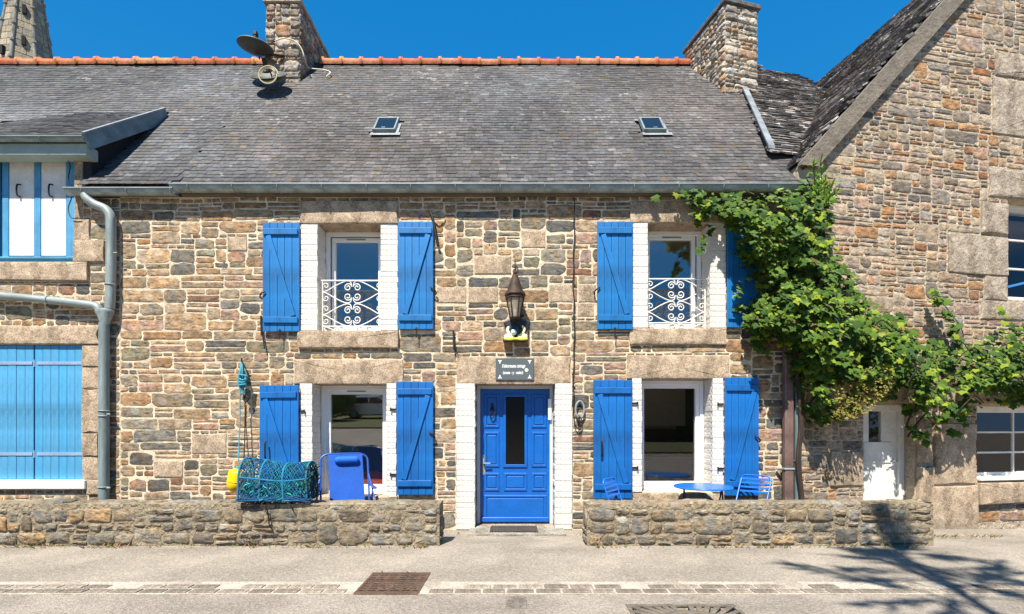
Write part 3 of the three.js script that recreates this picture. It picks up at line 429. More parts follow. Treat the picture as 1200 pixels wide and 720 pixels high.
// front door
{
  const [, , a, b, t] = OPEN.door, x0 = FX(a) + 0.004, x1 = FX(b) - 0.004, y0 = 0.036, y1 = FY(t) - 0.004, zf = -0.24;
  mesh('door_frame', [span(x0, x0 + 0.05, y0, y1, zf - 0.09, zf + 0.02, 0.006), span(x1 - 0.05, x1, y0, y1, zf - 0.09, zf + 0.02, 0.006), span(x0 + 0.048, x1 - 0.048, y1 - 0.05, y1, zf - 0.09, zf + 0.018, 0.006)], std({ color: hex('#b9bcc0'), roughness: 0.5 }), cottage);
  const lx0 = x0 + 0.054, lx1 = x1 - 0.054, ly0 = y0 + 0.012, ly1 = y1 - 0.054, S = 7.26 / 574, X = u => (u - 600) * S, Y = v => EYE + (HOR - v) * S;
  const panes = [[591.5, 616, 464, 546]], px = panes[0];
  const leaf = mesh('door', (() => { const g = extrude(rect(lx0, lx1, ly0, ly1), 0.05, [rect(X(px[0]), X(px[1]), Y(px[3]), Y(px[2]))]); g.translate(0, 0, zf - 0.065); return g; })(), M.blueDoor, cottage);
  const panel = (u0, u1, v0, v1) => { const w = X(u1) - X(u0), h = Y(v0) - Y(v1), cx = (X(u0) + X(u1)) / 2, cy = (Y(v0) + Y(v1)) / 2, m = 0.022, z = zf - 0.015; const ring = extrude(rect(-w / 2, w / 2, -h / 2, h / 2), 0.006, [rect(-w / 2 + m, w / 2 - m, -h / 2 + m, h / 2 - m)], 0.007); ring.translate(cx, cy, z + 0.001); mesh('door_panel', [ring, rbox(w - 0.08, h - 0.08, 0.016, 0.008, cx, cy, z + 0.004)], M.blueDoor, leaf); };
  for (const [p, q] of [[568, 584.5], [623.5, 640]]) { panel(p, q, 463, 501); panel(p, q, 507, 547); panel(p, q, 555, 575); }
  panel(591, 617, 555, 575); panel(568, 640, 581, 610);
  const ring = extrude(rect(X(590), X(617.5), Y(547.5), Y(462.5)), 0.012, [rect(X(592.5), X(615), Y(545), Y(465))], 0.005); ring.translate(0, 0, zf - 0.014); mesh('glazing_bead', ring, M.blueDoor, leaf);
  const p = mesh('pane', uvm(new THREE.PlaneGeometry(X(616) - X(591.5), Y(464) - Y(546))), new THREE.MeshPhysicalMaterial({ color: hex('#8a8272'), transmission: 1, thickness: 0, roughness: 0.25, ior: 1.5 }), leaf); p.position.set((X(591.5) + X(616)) / 2, (Y(464) + Y(546)) / 2, zf - 0.04);
  mesh('weather_bar', rbox(lx1 - lx0 - 0.01, 0.075, 0.04, 0.014, (lx0 + lx1) / 2, ly0 + 0.05, zf + 0.002), M.blueDoor, leaf);
  mesh('handle', [rbox(0.05, 0.3, 0.008, 0.004, X(567), Y(545), zf - 0.008), rod(V(X(567), Y(543), zf), V(X(567), Y(543), zf + 0.05), 0.01), rod(V(X(567), Y(543), zf + 0.05), V(X(575), Y(543), zf + 0.045), 0.01)], M.zinc, leaf);
  mesh('knocker', [lathe([[0.001, 0], [0.028, 0.006], [0.03, 0.016], [0.012, 0.03], [0.001, 0.034]], 12).rotateX(Math.PI / 2).translate(X(577), Y(479), zf - 0.012), tube([V(X(577), Y(480), zf + 0.02), V(X(574), Y(485), zf + 0.03), V(X(577), Y(491), zf + 0.03), V(X(580), Y(485), zf + 0.03)], 0.009, 20, 6, true), lathe([[0.001, 0], [0.02, 0.01], [0.012, 0.05], [0.001, 0.07]], 10).translate(X(577), Y(478), zf + 0.005)], M.iron, leaf);
  mesh('threshold', rbox(x1 - x0, 0.034, 0.36, 0.008, (x0 + x1) / 2, 0.0175, -0.175), M.graniteGrey, cottage);
  mesh('doorstep', rbox(FX(660) - FX(551), 0.05, 0.42, 0.012, (FX(551) + FX(660)) / 2, 0.008, 0.205), std({ color: hex('#a4a39c'), map: T.granite, bumpMap: T.mortarB, bumpScale: 0.01, roughness: 0.95 }), cottage);
  mesh('name_plate', rbox(0.05, 0.31, 0.02, 0.005, FX(645.5), FY(479.5), -0.19), M.pvc, cottage, 'slim white plate fixed beside the front door');
}
// roof
{
  const rng = rngOf(21), bx0 = -4.75, bx1 = CX1 + 0.25;
  const A = roofAt(-0.01), B = roofAt(RUN), n = V(0, 1, PITCH).normalize();
  const back = V(0, RY, RZ - 2 * RUN);
  const roof = mesh('roof', [slab([V(bx0, A.y, A.z), V(bx1, A.y, A.z), V(bx1, B.y, B.z), V(bx0, B.y, B.z)].map(p => p.addScaledVector(n, -0.035)), n.clone().multiplyScalar(-0.06)), slab([V(bx0, B.y - 0.002, B.z - 0.002), V(bx1, B.y - 0.002, B.z - 0.002), V(bx1, back.y, back.z), V(bx0, back.y, back.z)], V(0, -1, PITCH * 0.8).normalize().multiplyScalar(0.09))], M.deck, cottage);
  const slates = slateRows(rng, { o: V(bx0, A.y, A.z), ux: V(1, 0, 0), us: US, W: bx1 - bx0, L: SLOPE_L - 0.03, expo: 0.108, w0: 0.10, w1: 0.165, thick: 0.007, sag: 0.05, slip: 0.008, skew: 0.005,
    tone: slateTone(31), inside: (a, b) => { const x = bx0 + a; if (a < -0.05 || x > bx1 - 0.05) return false; for (const s of [-2.07, 2.31]) if (Math.abs(x - s) < 0.2 && b > 1.68 && b < 2.28) return false; return !(x < -4.12 && x > -4.72 && b > 4.16) ; } });
  stuff(mesh('slates', slates, M.slate, roof));
  ridgeTiles(roof, bx0, 3.75, [[-4.78, -4.02]]);
  gutterRun(cottage, FX(203) * 6.87 / 7, FX(942) * 6.87 / 7, RY - 0.03, 0.135, 0.082, M.zinc);
  mesh('fascia', span(-4.7, CX1 - 0.01, WT + 0.005, RY - 0.06, -0.08, 0.05), M.fascia, cottage);
  for (const sx of [-2.07, 2.31]) {                        // small roof lights
    const sk = new THREE.Group(); sk.name = 'roof_light'; cottage.add(sk); const p = roofAt(1.98 / Math.hypot(1, PITCH)).addScaledVector(n, 0.03); sk.position.set(sx, p.y, p.z); sk.rotation.x = -(Math.PI / 2 - Math.atan(PITCH));
    mesh('frame', [rbox(0.36, 0.035, 0.09, 0.008, 0, -0.265, 0.01), rbox(0.36, 0.035, 0.07, 0.008, 0, 0.255, 0.0), rbox(0.03, 0.49, 0.07, 0.008, -0.165, 0, 0.004), rbox(0.03, 0.49, 0.07, 0.008, 0.165, 0, 0.004)], M.zincDull, sk);
    mesh('flashing', [rbox(0.48, 0.1, 0.006, 0.002, 0.03, -0.32, -0.002), rbox(0.06, 0.4, 0.006, 0.002, 0.2, -0.08, -0.012)], M.lead, sk);
    const g = mesh('pane', uvm(new THREE.PlaneGeometry(0.3, 0.48)), new THREE.MeshPhysicalMaterial({ color: hex('#1b232c'), roughness: 0.05, ior: 1.6 }), sk); g.position.z = 0.022;
    mesh('handle', rod(V(-0.03, -0.24, 0.06), V(0.03, -0.24, 0.06), 0.008), M.zinc, sk);
  }
}
// stone stacks
function stack(parent, p, w, d, h, turn, seed, capOver = 0.05, capMat = M.graniteGrey, pal = PAL.chimney) {
  const c = new THREE.Group(); c.name = 'chimney'; parent.add(c); c.position.copy(p); c.rotation.y = turn;
  mesh('core', box(w - 0.01, h, d - 0.01, 0, h / 2, -d / 2), M.mortarGrey, c);
  const rng = rngOf(seed), o = { h0: 0.07, h1: 0.17, w0: 0.12, w1: 0.34, split: 0.12, asp: 2.6 }, so = { depth: 0.028, bevel: 0.016, joint: 0.005, rough: 0.014 };
  stonework(c, rng, pack(rng, [-w / 2, w / 2, 0, h], [], o), pal, so, (x, y) => [x, y, 0], 60);
  stonework(c, rng, pack(rng, [0, d, 0, h], [], o), pal, so, (x, y) => [w / 2, y, -x], 60, () => true, Math.PI / 2);
  stonework(c, rng, pack(rng, [0, d, 0, h], [], o), pal, so, (x, y) => [-w / 2, y, -x], 60, () => true, -Math.PI / 2);
  mesh('cap_stone', [rbox(w + capOver * 2, 0.09, d + capOver * 2, 0.02, 0, h + 0.045, -d / 2), rbox(w - 0.1, 0.06, d - 0.1, 0.02, 0, h + 0.12, -d / 2)], capMat, c);
  return c;
}
stack(cottage, V(-4.42, 6.9, -2.44), 0.64, 1.46, 2.72, 0, 301);

// ---------------------------------------------------------------- the house with the dormer
const dormerHouse = thing('dormer_house', 'stone house with slate roofed dormer and sky blue closed shutters', 'house');
{
  const X0 = -11.5, X1 = CX0 - 0.003, rng = rngOf(31), ground = [FX(-24), FX(97), FY(563), FY(404)], dormX0 = FX(-60), dormX1 = FX(90);
  const wall = mesh('wall', (() => { const g = extrude([[X0, -0.3], [X1, -0.3], [X1, 4.74], [dormX1 + 0.2, 4.74], [dormX1 + 0.2, 4.79], [dormX1, 4.79], [dormX1, FY(175)], [dormX0, FY(175)], [dormX0, 4.74], [X0, 4.74]], 0.5, [rect(ground[0], ground[1], ground[2], ground[3]), rect(FX(-34), FX(87), FY(307), FY(177))]); g.translate(0, 0, -0.5); return g; })(), M.mortar, dormerHouse);
  const L = (name, u0, u1, v0, v1, z1 = 0.028) => mesh(name, [stoneGeo(rngOf(Math.abs(u0 * 3) + v0), FX(u1) - FX(u0) - 0.005, FY(v0) - FY(v1) - 0.005, { depth: z1 * 1.5, bevel: 0.007, rough: 0.004, square: 1 }).translate((FX(u0) + FX(u1)) / 2, (FY(v0) + FY(v1)) / 2, 0), rbox(FX(u1) - FX(u0) - 0.01, FY(v0) - FY(v1) - 0.01, 0.3, 0.004, (FX(u0) + FX(u1)) / 2, (FY(v0) + FY(v1)) / 2, -0.149)], M.granite, dormerHouse);
  const dress = [['window_sill', -60, 105, 308, 330, 0.04], ['quoin', 87, 124, 282, 308], ['quoin', 87, 106, 258, 282], ['quoin', 87, 97, 176, 258, 0.01], ['lintel', -40, 119, 382, 404], ['quoin', 97, 118, 404, 430], ['quoin', 97, 117, 430, 456], ['quoin', 97, 118, 456, 508], ['quoin', 97, 117, 508, 535], ['quoin', 97, 118, 535, 562], ['quoin', 103, 120, 562, 580]];
  const blocks = [[ground[0], ground[1], ground[2] - 0.14, ground[3]], [FX(-40), FX(96), FY(308), 9]];
  for (const [n, a, b, c, d, z] of dress) { L(n, a, b, c, d, z); blocks.push([FX(a), FX(b), FY(d), FY(c)]); }
  stonework(wall, rng, pack(rng, [-8.2, X1, 0, 4.74], blocks, { h0: 0.07, h1: 0.18, w0: 0.12, w1: 0.46, split: 0.25, asp: 3 }), PAL.warm, { depth: 0.007, bevel: 0.004, joint: 0.0088, rough: 0.004, wave: 0.03 }, (x, y) => [x, y, 0], 130, (x, y) => x > -7.4 && y > 0.45);
  // ground floor: closed sky blue shutters over a white sill
  for (const [a, b] of [[-22, 38.5], [40, 96.5]]) shutter(dormerHouse, a, b, 404.5, 562, 0, { n: 6, mat: M.pale, mat2: std({ color: hex('#489fce'), map: T.paint, roughness: 0.55 }), z: -0.02, straps: [0.36, 1.66], strapMat: std({ color: hex('#8fa3c4'), map: T.wear, roughness: 0.5 }) });
  mesh('white_sill', rbox(FX(103) - FX(-30), 0.13, 0.36, 0.012, (FX(103) + FX(-30)) / 2, FY(562.5) - 0.065, -0.12), M.white, dormerHouse);
  mesh('room_back', span(ground[0] - 0.1, ground[1] + 0.1, ground[2] - 0.2, ground[3] + 0.1, -0.62, -0.52), M.dark, dormerHouse);
  // dormer window: blue frame, two white leaves with handles
  const fz = -0.1, DX = u => FX(u) * 7.1 / 7, bars = [[-34, -26], [-8, -2], [2, 9.5], [39.5, 47], [77, 91]].map(([a, b]) => span(DX(a), DX(b), FY(307), FY(177), fz - 0.06, fz, 0.006));
  mesh('window_frame', [...bars, span(DX(-34) + 0.02, DX(87) - 0.02, FY(307), FY(298), fz - 0.05, fz - 0.003, 0.006), span(DX(-34) + 0.02, DX(87) - 0.02, FY(180), FY(177), fz - 0.05, fz - 0.003), rbox(1.5, 0.03, 0.05, 0.01, DX(40), FY(300), fz + 0.01)], M.pale, dormerHouse);
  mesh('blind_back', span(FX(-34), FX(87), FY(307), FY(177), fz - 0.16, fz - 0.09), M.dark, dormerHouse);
  for (const [a, b] of [[-26, -8.5], [10, 39], [47.5, 76.5]]) { const m = mesh('white_shutter_leaf', rbox(DX(b) - DX(a), FY(180.5) - FY(297), 0.03, 0.006, (DX(a) + DX(b)) / 2, (FY(180.5) + FY(297)) / 2, fz - 0.02), M.white, dormerHouse); const hx = DX(b - 15), hy = FY(220); mesh('handle', tube([V(hx, hy + 0.09, fz), V(hx - 0.02, hy + 0.07, fz + 0.035), V(hx - 0.02, hy - 0.07, fz + 0.035), V(hx, hy - 0.09, fz)], 0.011, 14, 6), M.iron, m); }
  // dormer roof and cheek
  const dz = 0.22, dy = 5.47, rx = -5.93, top = V(0, 6.83, -1.36), us = V(0, top.y - dy, top.z - dz), DL = us.length(); us.normalize();
  const lx = -8.6, deck = [V(lx, dy, dz), V(rx, dy, dz), V(rx, top.y, top.z), V(-7.3, top.y, top.z)], nn = V(1, 0, 0).cross(us).normalize();
  const dr = mesh('dormer_roof', slab(deck, nn.clone().multiplyScalar(-0.07)), M.deck, dormerHouse);
  stuff(mesh('slates', slateRows(rng, { o: V(lx, dy, dz), ux: V(1, 0, 0), us, W: rx - lx, L: DL, expo: 0.108, w0: 0.1, w1: 0.16, thick: 0.009, sag: 0.03, slip: 0.006, tone: slateTone(33), inside: (a, b) => a < rx - lx - 0.04 && a > (b / DL) * 1.3 }), M.slate, dr));
  // zinc verge along the right edge, boarded front edge
  const vg = (o, w) => [V(rx, dy, dz).addScaledVector(nn, o), V(rx, top.y, top.z).addScaledVector(nn, o), V(rx, top.y, top.z).addScaledVector(nn, o - w), V(rx, dy, dz).addScaledVector(nn, o - w)];
  mesh('verge_board', [slab(vg(0.05, 0.19), V(0.035, 0, 0))], std({ color: hex('#7d9aa6'), map: T.zinc, roughness: 0.5, metalness: 0.15 }), dr); mesh('verge_cap', slab(vg(0.075, 0.024), V(0.05, 0, 0)), M.lead, dr);
  gutterRun(dr, lx, rx + 0.03, dy - 0.005, dz + 0.01, 0.05, M.zincDull);
  mesh('eaves_board', rbox(rx - lx + 0.02, 0.16, 0.2, 0.01, (lx + rx) / 2 - 0.01, dy - 0.13, 0.08), std({ color: hex('#9fb0ad'), map: T.wear, roughness: 0.7 }), dr);
  const ck = rx - 0.08, foot = z => RY + PITCH * (RZ - z) - 0.05, tp = z => dy + (z - dz) / (top.z - dz) * (top.y - dy) - 0.05;
  mesh('cheek', slab([V(ck, 4.7, 0.0), V(ck, tp(0), 0), V(ck, top.y, top.z), V(ck, foot(top.z), top.z)], V(-0.12, 0, 0)), std({ color: hex('#4a4a4c'), map: T.slate, roughness: 0.8 }), dormerHouse);
  mesh('junction_box', rbox(0.11, 0.12, 0.1, 0.01, FX(77), FY(178), 0.02), M.white, dormerHouse);
  mesh('window_wire', tube([V(FX(79), FY(186), 0.02), V(FX(84), FY(196), 0.03), V(FX(82), FY(212), 0.03), V(FX(86), FY(230), 0.03), V(FX(82), FY(245), 0.03), V(FX(87), FY(257), 0.05), V(FX(98), FY(258), 0.05)], 0.007, 40, 5), M.iron, dormerHouse);
  // main slope of this house
  const bx1 = -4.752, A = roofAt(-0.01), B = roofAt(RUN), n = V(0, 1, PITCH).normalize();
  const C = roofAt(1.42), dn = p => p.addScaledVector(n, -0.035), dnn = n.clone().multiplyScalar(-0.06);
  const roof = mesh('roof', [slab([V(rx - 0.1, A.y, A.z), V(bx1, A.y, A.z), V(bx1, C.y, C.z), V(rx - 0.1, C.y, C.z)].map(dn), dnn), slab([V(X0, C.y, C.z), V(bx1, C.y, C.z), V(bx1, B.y, B.z), V(X0, B.y, B.z)].map(dn), dnn), slab([V(X0, A.y, A.z), V(lx, A.y, A.z), V(lx, C.y, C.z), V(X0, C.y, C.z)].map(dn), dnn), slab([V(X0, B.y - 0.003, B.z - 0.003), V(bx1, B.y - 0.003, B.z - 0.003), V(bx1, RY, RZ - 2 * RUN), V(X0, RY, RZ - 2 * RUN)], V(0, -1, 1).normalize().multiplyScalar(0.09))], M.deck, dormerHouse);
  stuff(mesh('slates', slateRows(rng, { o: V(X0, A.y, A.z), ux: V(1, 0, 0), us: US, W: bx1 - X0, L: SLOPE_L - 0.03, expo: 0.108, w0: 0.1, w1: 0.165, thick: 0.007, sag: 0.05, slip: 0.009, skew: 0.005, tone: slateTone(35), inside: (a, b) => { const x = X0 + a; return x < bx1 + 0.02 && !(x < rx - 0.08 && x > lx && b < 2.3) && x > X0 + 0.1; } }), M.slate, roof));
  ridgeTiles(roof, X0 + 0.1, bx1);
  mesh('fascia', span(FX(88), bx1, 4.76, RY - 0.045, -0.08, 0.06), M.fascia, dormerHouse);
  gutterRun(dormerHouse, FX(79) * 6.87 / 7, FX(206) * 6.87 / 7, RY - 0.08, 0.13, 0.074, M.zinc);
  mesh('shell', [span(X0, X0 + 0.2, -0.3, 4.7, -6.2, -0.501), span(X0 + 0.2, X1 - 0.01, -0.3, 4.7, -6.2, -6.0), span(X0 + 0.2, X1 - 0.01, 4.6, 4.69, -5.99, -0.55)], M.plaster, dormerHouse);
}

// ---------------------------------------------------------------- the gabled house, turned a little away from the cottage
const GA = 0.175, GP = V(4.053, 0, 0.05), gs = Math.sin(GA), gc = Math.cos(GA);
const gable = thing('gabled_house', 'tall rubble stone house with gable end and rough slate roof', 'house', [GP.x, 0, GP.z], GA);
const toLocal = p => V((p.x - GP.x) * gc - (p.z - GP.z) * gs, p.y, (p.x - GP.x) * gs + (p.z - GP.z) * gc);
const O0 = toLocal(V(0, EYE, DIST));
function onLocal(u, v, f) { const p1 = toLocal(at(u, v, DIST - 1)), d = p1.clone().sub(O0); let lo = 2, hi = 40; const s0 = f(O0.clone().addScaledVector(d, lo)) > 0; for (let i = 0; i < 50; i++) { const m = (lo + hi) / 2; if ((f(O0.clone().addScaledVector(d, m)) > 0) === s0) lo = m; else hi = m; } return O0.clone().addScaledVector(d, lo); }
const rp = (u, v, z = 0) => onLocal(u, v, p => p.z - z);
const SL = 1.09, gA = rp(948, 181, 0.2);
{
  const rng = rngOf(41), slopeY = x => gA.y + SL * (x - gA.x), AP = 4.3, apY = slopeY(AP), XR = 2 * AP - gA.x;
  const R4 = (u0, u1, v0, v1) => { const a = rp(u0, v1), b = rp(u1, v0); return [a.x, b.x, rp((u0 + u1) / 2, v1).y, rp((u0 + u1) / 2, v0).y]; };
  const dr = R4(1012, 1072, 474, 600); dr[2] = 0; const w1 = R4(1145, 1262, 476, 562), w2 = R4(1181, 1290, 238, 354);
  const hole = r => rect(r[0], r[1], r[2], r[3]);
  const wall = mesh('wall', (() => { const g = extrude([[0, -0.35], [XR, -0.35], [XR, slopeY(gA.x) - 0.06], [AP, apY - 0.06], [gA.x, gA.y - 0.06], [0, gA.y - 0.1 - 0.06]].slice(0, 5).concat([[0, gA.y - 0.2]]), 0.5, [rect(dr[0], dr[1], 0.0, dr[3]), hole(w1), hole(w2)]); g.translate(0, 0, -0.5); return g; })(), M.mortarGrey, gable);
  const blocks = [[dr[0], dr[1], -1, dr[3]], w1, w2], cut = (name, u0, u1, v0, v1, z1 = 0.03, mat = M.graniteGrey, rough = 0.02) => { const r = R4(u0, u1, v0, v1); blocks.push(r); const g = stoneGeo(rng, r[1] - r[0] - 0.012, r[3] - r[2] - 0.012, { depth: z1 * 1.4, bevel: 0.012, rough: 0.006, square: 1 }); const m = mesh(name, g, mat, gable); m.position.set((r[0] + r[1]) / 2, (r[2] + r[3]) / 2, 0); };
  cut('lintel', 1158, 1290, 205, 237); cut('quoin', 1110, 1180.5, 276, 322); cut('quoin', 1149, 1180.5, 238, 275); cut('quoin', 1153, 1180.5, 323, 353); cut('window_sill', 1148, 1290, 355, 378);
  cut('quoin', 1162, 1290, 100, 165, 0.02); cut('quoin', 1166, 1290, 70, 98, 0.02);
  cut('lintel', 1000, 1090, 444, 473, 0.03, M.granite); cut('lintel', 1120, 1262, 446, 475, 0.03, M.granite);
  cut('quoin', 1093, 1143, 496, 568, 0.05, M.granite); cut('quoin', 1088, 1143, 569, 648, 0.07, M.granite); cut('window_sill', 1144, 1262, 564, 590, 0.05, M.granite);
  cut('quoin', 972, 1011, 528, 570, 0.03, M.granite); cut('quoin', 1073, 1091, 500, 545, 0.03, M.granite); cut('quoin', 1073, 1092, 546, 590, 0.05, M.granite);
  const list = pack(rng, [0.0, 5.2, 0.0, 9.2], blocks, { h0: 0.055, h1: 0.18, w0: 0.1, w1: 0.55, split: 0.32, asp: 4.2 }).filter(s => s[3] < slopeY(s[0]) - 0.1);
  stonework(wall, rng, list, PAL.gable, { depth: 0.009, bevel: 0.008, joint: 0.006, rough: 0.007, wave: 0.1 }, (x, y) => [x, y, 0], 280, (x, y) => y > 2.6 && x < 4);
  // closing walls and floors
  mesh('shell', [span(0.02, 0.25, -0.3, gA.y - 0.5, -5, -0.501), span(0.02, XR, -0.3, gA.y - 0.3, -5.2, -5.001), span(XR - 0.25, XR, -0.3, gA.y - 0.5, -5, -0.501), span(0.26, XR - 0.26, 2.5, 2.7, -4.99, -0.51), span(0.26, XR - 0.26, gA.y - 0.45, gA.y - 0.3, -4.99, -0.51), span(0.26, XR - 0.26, -0.3, 0, -4.99, -0.51), span(0.26, XR - 0.26, 0.01, 2.49, -2.1, -2.0)], std({ color: hex('#6b6258'), roughness: 0.95 }), gable);
  // door and windows
  const dw = M.white, door = mesh('door', [span(dr[0] + 0.002, dr[0] + 0.13, 0.02, dr[3] - 0.002, -0.26, -0.15, 0.008), span(dr[1] - 0.1, dr[1] - 0.002, 0.02, dr[3] - 0.002, -0.26, -0.15, 0.008), span(dr[0] + 0.128, dr[1] - 0.098, dr[3] - 0.1, dr[3] - 0.002, -0.26, -0.152, 0.008)], dw, gable, 'white painted door with a tall narrow glass');
  const gx0 = rp(1028, 500).x, gx1 = rp(1043, 500).x, gy0 = rp(1035, 533).y, gy1 = rp(1035, 480).y;
  mesh('door_leaf', (() => { const g = extrude(rect(dr[0] + 0.128, dr[1] - 0.098, 0.02, dr[3] - 0.1), 0.045, [rect(gx0 + 0.06, gx1 + 0.06, gy0, gy1)]); g.translate(0, 0, -0.24); return g; })(), dw, door);
  mesh('pane', (() => { const g = uvm(new THREE.PlaneGeometry(gx1 - gx0, gy1 - gy0)); g.translate((gx0 + gx1) / 2 + 0.06, (gy0 + gy1) / 2, -0.215); return g; })(), M.glassThin, door);
  for (const [a, b] of [[0.12, 0.42], [0.46, 0.62]]) mesh('door_panel', rbox(dr[1] - dr[0] - 0.4, (b - a) * 2, 0.02, 0.01, (dr[0] + dr[1]) / 2, (a + b), -0.19), dw, door);
  mesh('handle', [rod(V(dr[1] - 0.16, 0.95, -0.19), V(dr[1] - 0.16, 0.95, -0.13), 0.012), rod(V(dr[1] - 0.16, 0.95, -0.13), V(dr[1] - 0.27, 0.95, -0.135), 0.012)], M.zinc, door);
  windowUnit(gable, w1[0] + 0.002, w1[1] - 0.002, w1[2] + 0.002, w1[3] - 0.002, -0.16, { frame: 0.05, sash: 0.05, grid: [2, 3], mat: M.white, single: 1, glass: M.glassThin });
  windowUnit(gable, w2[0] + 0.002, w2[1] - 0.002, w2[2] + 0.002, w2[3] - 0.002, -0.16, { frame: 0.05, sash: 0.05, grid: [2, 3], mat: M.white, single: 1, glass: M.glassThin });
  mesh('white_sill', rbox(w1[1] - w1[0], 0.05, 0.24, 0.01, (w1[0] + w1[1]) / 2, w1[2] + 0.022, -0.06), M.white, gable);
  // roof: left slope towards the cottage, right slope, front slope of the wing
  const ex = gA.x - 0.02, ey = slopeY(ex), zb = -4.55, nL = V(-SL, 1, 0).normalize();
  const roof = mesh('roof', [slab([V(ex, ey, zb), V(ex, ey, 0.07), V(AP, apY, 0.07), V(AP, apY, zb)].reverse().map(p => p.addScaledVector(nL, -0.03)), nL.clone().multiplyScalar(-0.1)), slab([V(AP, apY, zb), V(AP, apY, 0.2), V(XR + 0.1, ey, 0.2), V(XR + 0.1, ey, zb)].reverse(), V(-SL, -1, 0).normalize().multiplyScalar(0.1))], M.deck, gable);
  const rough = (a, b, r) => { const k = r() < 0.26 ? 2.2 + r() * 1.8 : 0.6 + r() * 0.9, v = k + (free(a, b, 3) - 0.5) * 0.3, w = (r() - 0.1) * 0.14; return [v * (1 + w), v, v * (1 - w)]; };
  stuff(mesh('slates', slateRows(rng, { o: V(ex, ey, zb), ux: V(0, 0, 1), us: V(1, SL, 0).normalize(), W: 0.24 - zb, L: 6.2, expo: 0.085, jit: 0.25, w0: 0.09, w1: 0.26, thick: 0.02, slip: 0.018, skew: 0.012, ragged: 0.012, sag: 0.06, tone: rough, inside: (a, b) => a > 0 && a < 0.0 - zb }), M.slate, roof));
  const wy = 5.1, usW = V(0, PITCH, -1).normalize(), ridge = onLocal(893, 82, p => p.y - (wy - PITCH * p.z)), lw = -ridge.z * Math.hypot(1, PITCH);
  const f0 = toLocal(V(3.86, 5.41, -0.30)), f1 = toLocal(V(4.34, 7.8, -2.2)), fx = z => f0.x + (f1.x - f0.x) * (z - f0.z) / (f1.z - f0.z), P = (x, z) => V(x, wy - 0.03 - PITCH * z, z);
  mesh('wing_roof', slab([P(fx(-0.5), -0.5), P(2.6, -0.5), P(2.6, ridge.z), P(fx(ridge.z), ridge.z)], V(0, -1, -PITCH).normalize().multiplyScalar(0.08)), M.deck, gable);
  const wing = gable.children[gable.children.length - 1];
  stuff(mesh('slates', slateRows(rng, { o: V(-1.2, wy, 0), ux: V(1, 0, 0), us: usW, W: 3.8, L: lw, expo: 0.085, jit: 0.25, w0: 0.09, w1: 0.24, thick: 0.02, slip: 0.018, skew: 0.012, ragged: 0.012, sag: 0.02, tone: rough, inside: (a, b) => { const z = -b / Math.hypot(1, PITCH); return a - 1.2 > fx(z) + 0.03 && z < -0.34; } }), M.slate, wing));
  mesh('wing_back', slab([P(fx(ridge.z), ridge.z), P(2.6, ridge.z), V(2.6, wy, ridge.z * 2), V(fx(ridge.z), wy, ridge.z * 2)], V(0, -0.08, 0)), M.deck, gable);
  mesh('lead_flashing', [slab([P(fx(-0.42) - 0.05, -0.42), P(fx(-0.42) + 0.06, -0.42), P(fx(-2.15) + 0.06, -2.15), P(fx(-2.15) - 0.05, -2.15)].map(p => p.add(V(0, 0.085, 0.03))), V(0, -0.05, 0))], M.lead, gable);
  // rough ridge slates of the wing
  const rs = []; for (let x = fx(ridge.z); x < 1.6; x += 0.3) rs.push(place(new RoundedBoxGeometry(0.31, 0.035, 0.22, 1, 0.01), x + 0.15, wy - PITCH * ridge.z + 0.02 + (rng() - 0.5) * 0.02, ridge.z + 0.04, 0.5, 0, (rng() - 0.5) * 0.05)); mesh('ridge_slates', rs.map(uvm), M.graniteGrey, gable);
  // rendered verge band along the gable
  const vb = [V(ex, ey - 0.02, 0.02), V(AP, apY - 0.02, 0.02), V(AP, apY - 0.36, 0.02), V(ex + 0.27, ey - 0.06, 0.02), V(ex, ey - 0.06, 0.02)];
  mesh('verge_band', slab(vb, V(0, 0, 0.07)), std({ color: hex('#7f786e'), map: T.mortar, bumpMap: T.mortarB, bumpScale: 0.01, roughness: 0.95 }), gable);
  const cp = toLocal(at(869, 104, -2.12)); cp.y = 7.0;
  stack(gable, cp, 0.7, 1.25, 2.28, 0.07, 303, 0.05, std({ color: hex('#6d6a66'), map: T.stone, roughness: 0.9 }), PAL.paleStack);
}

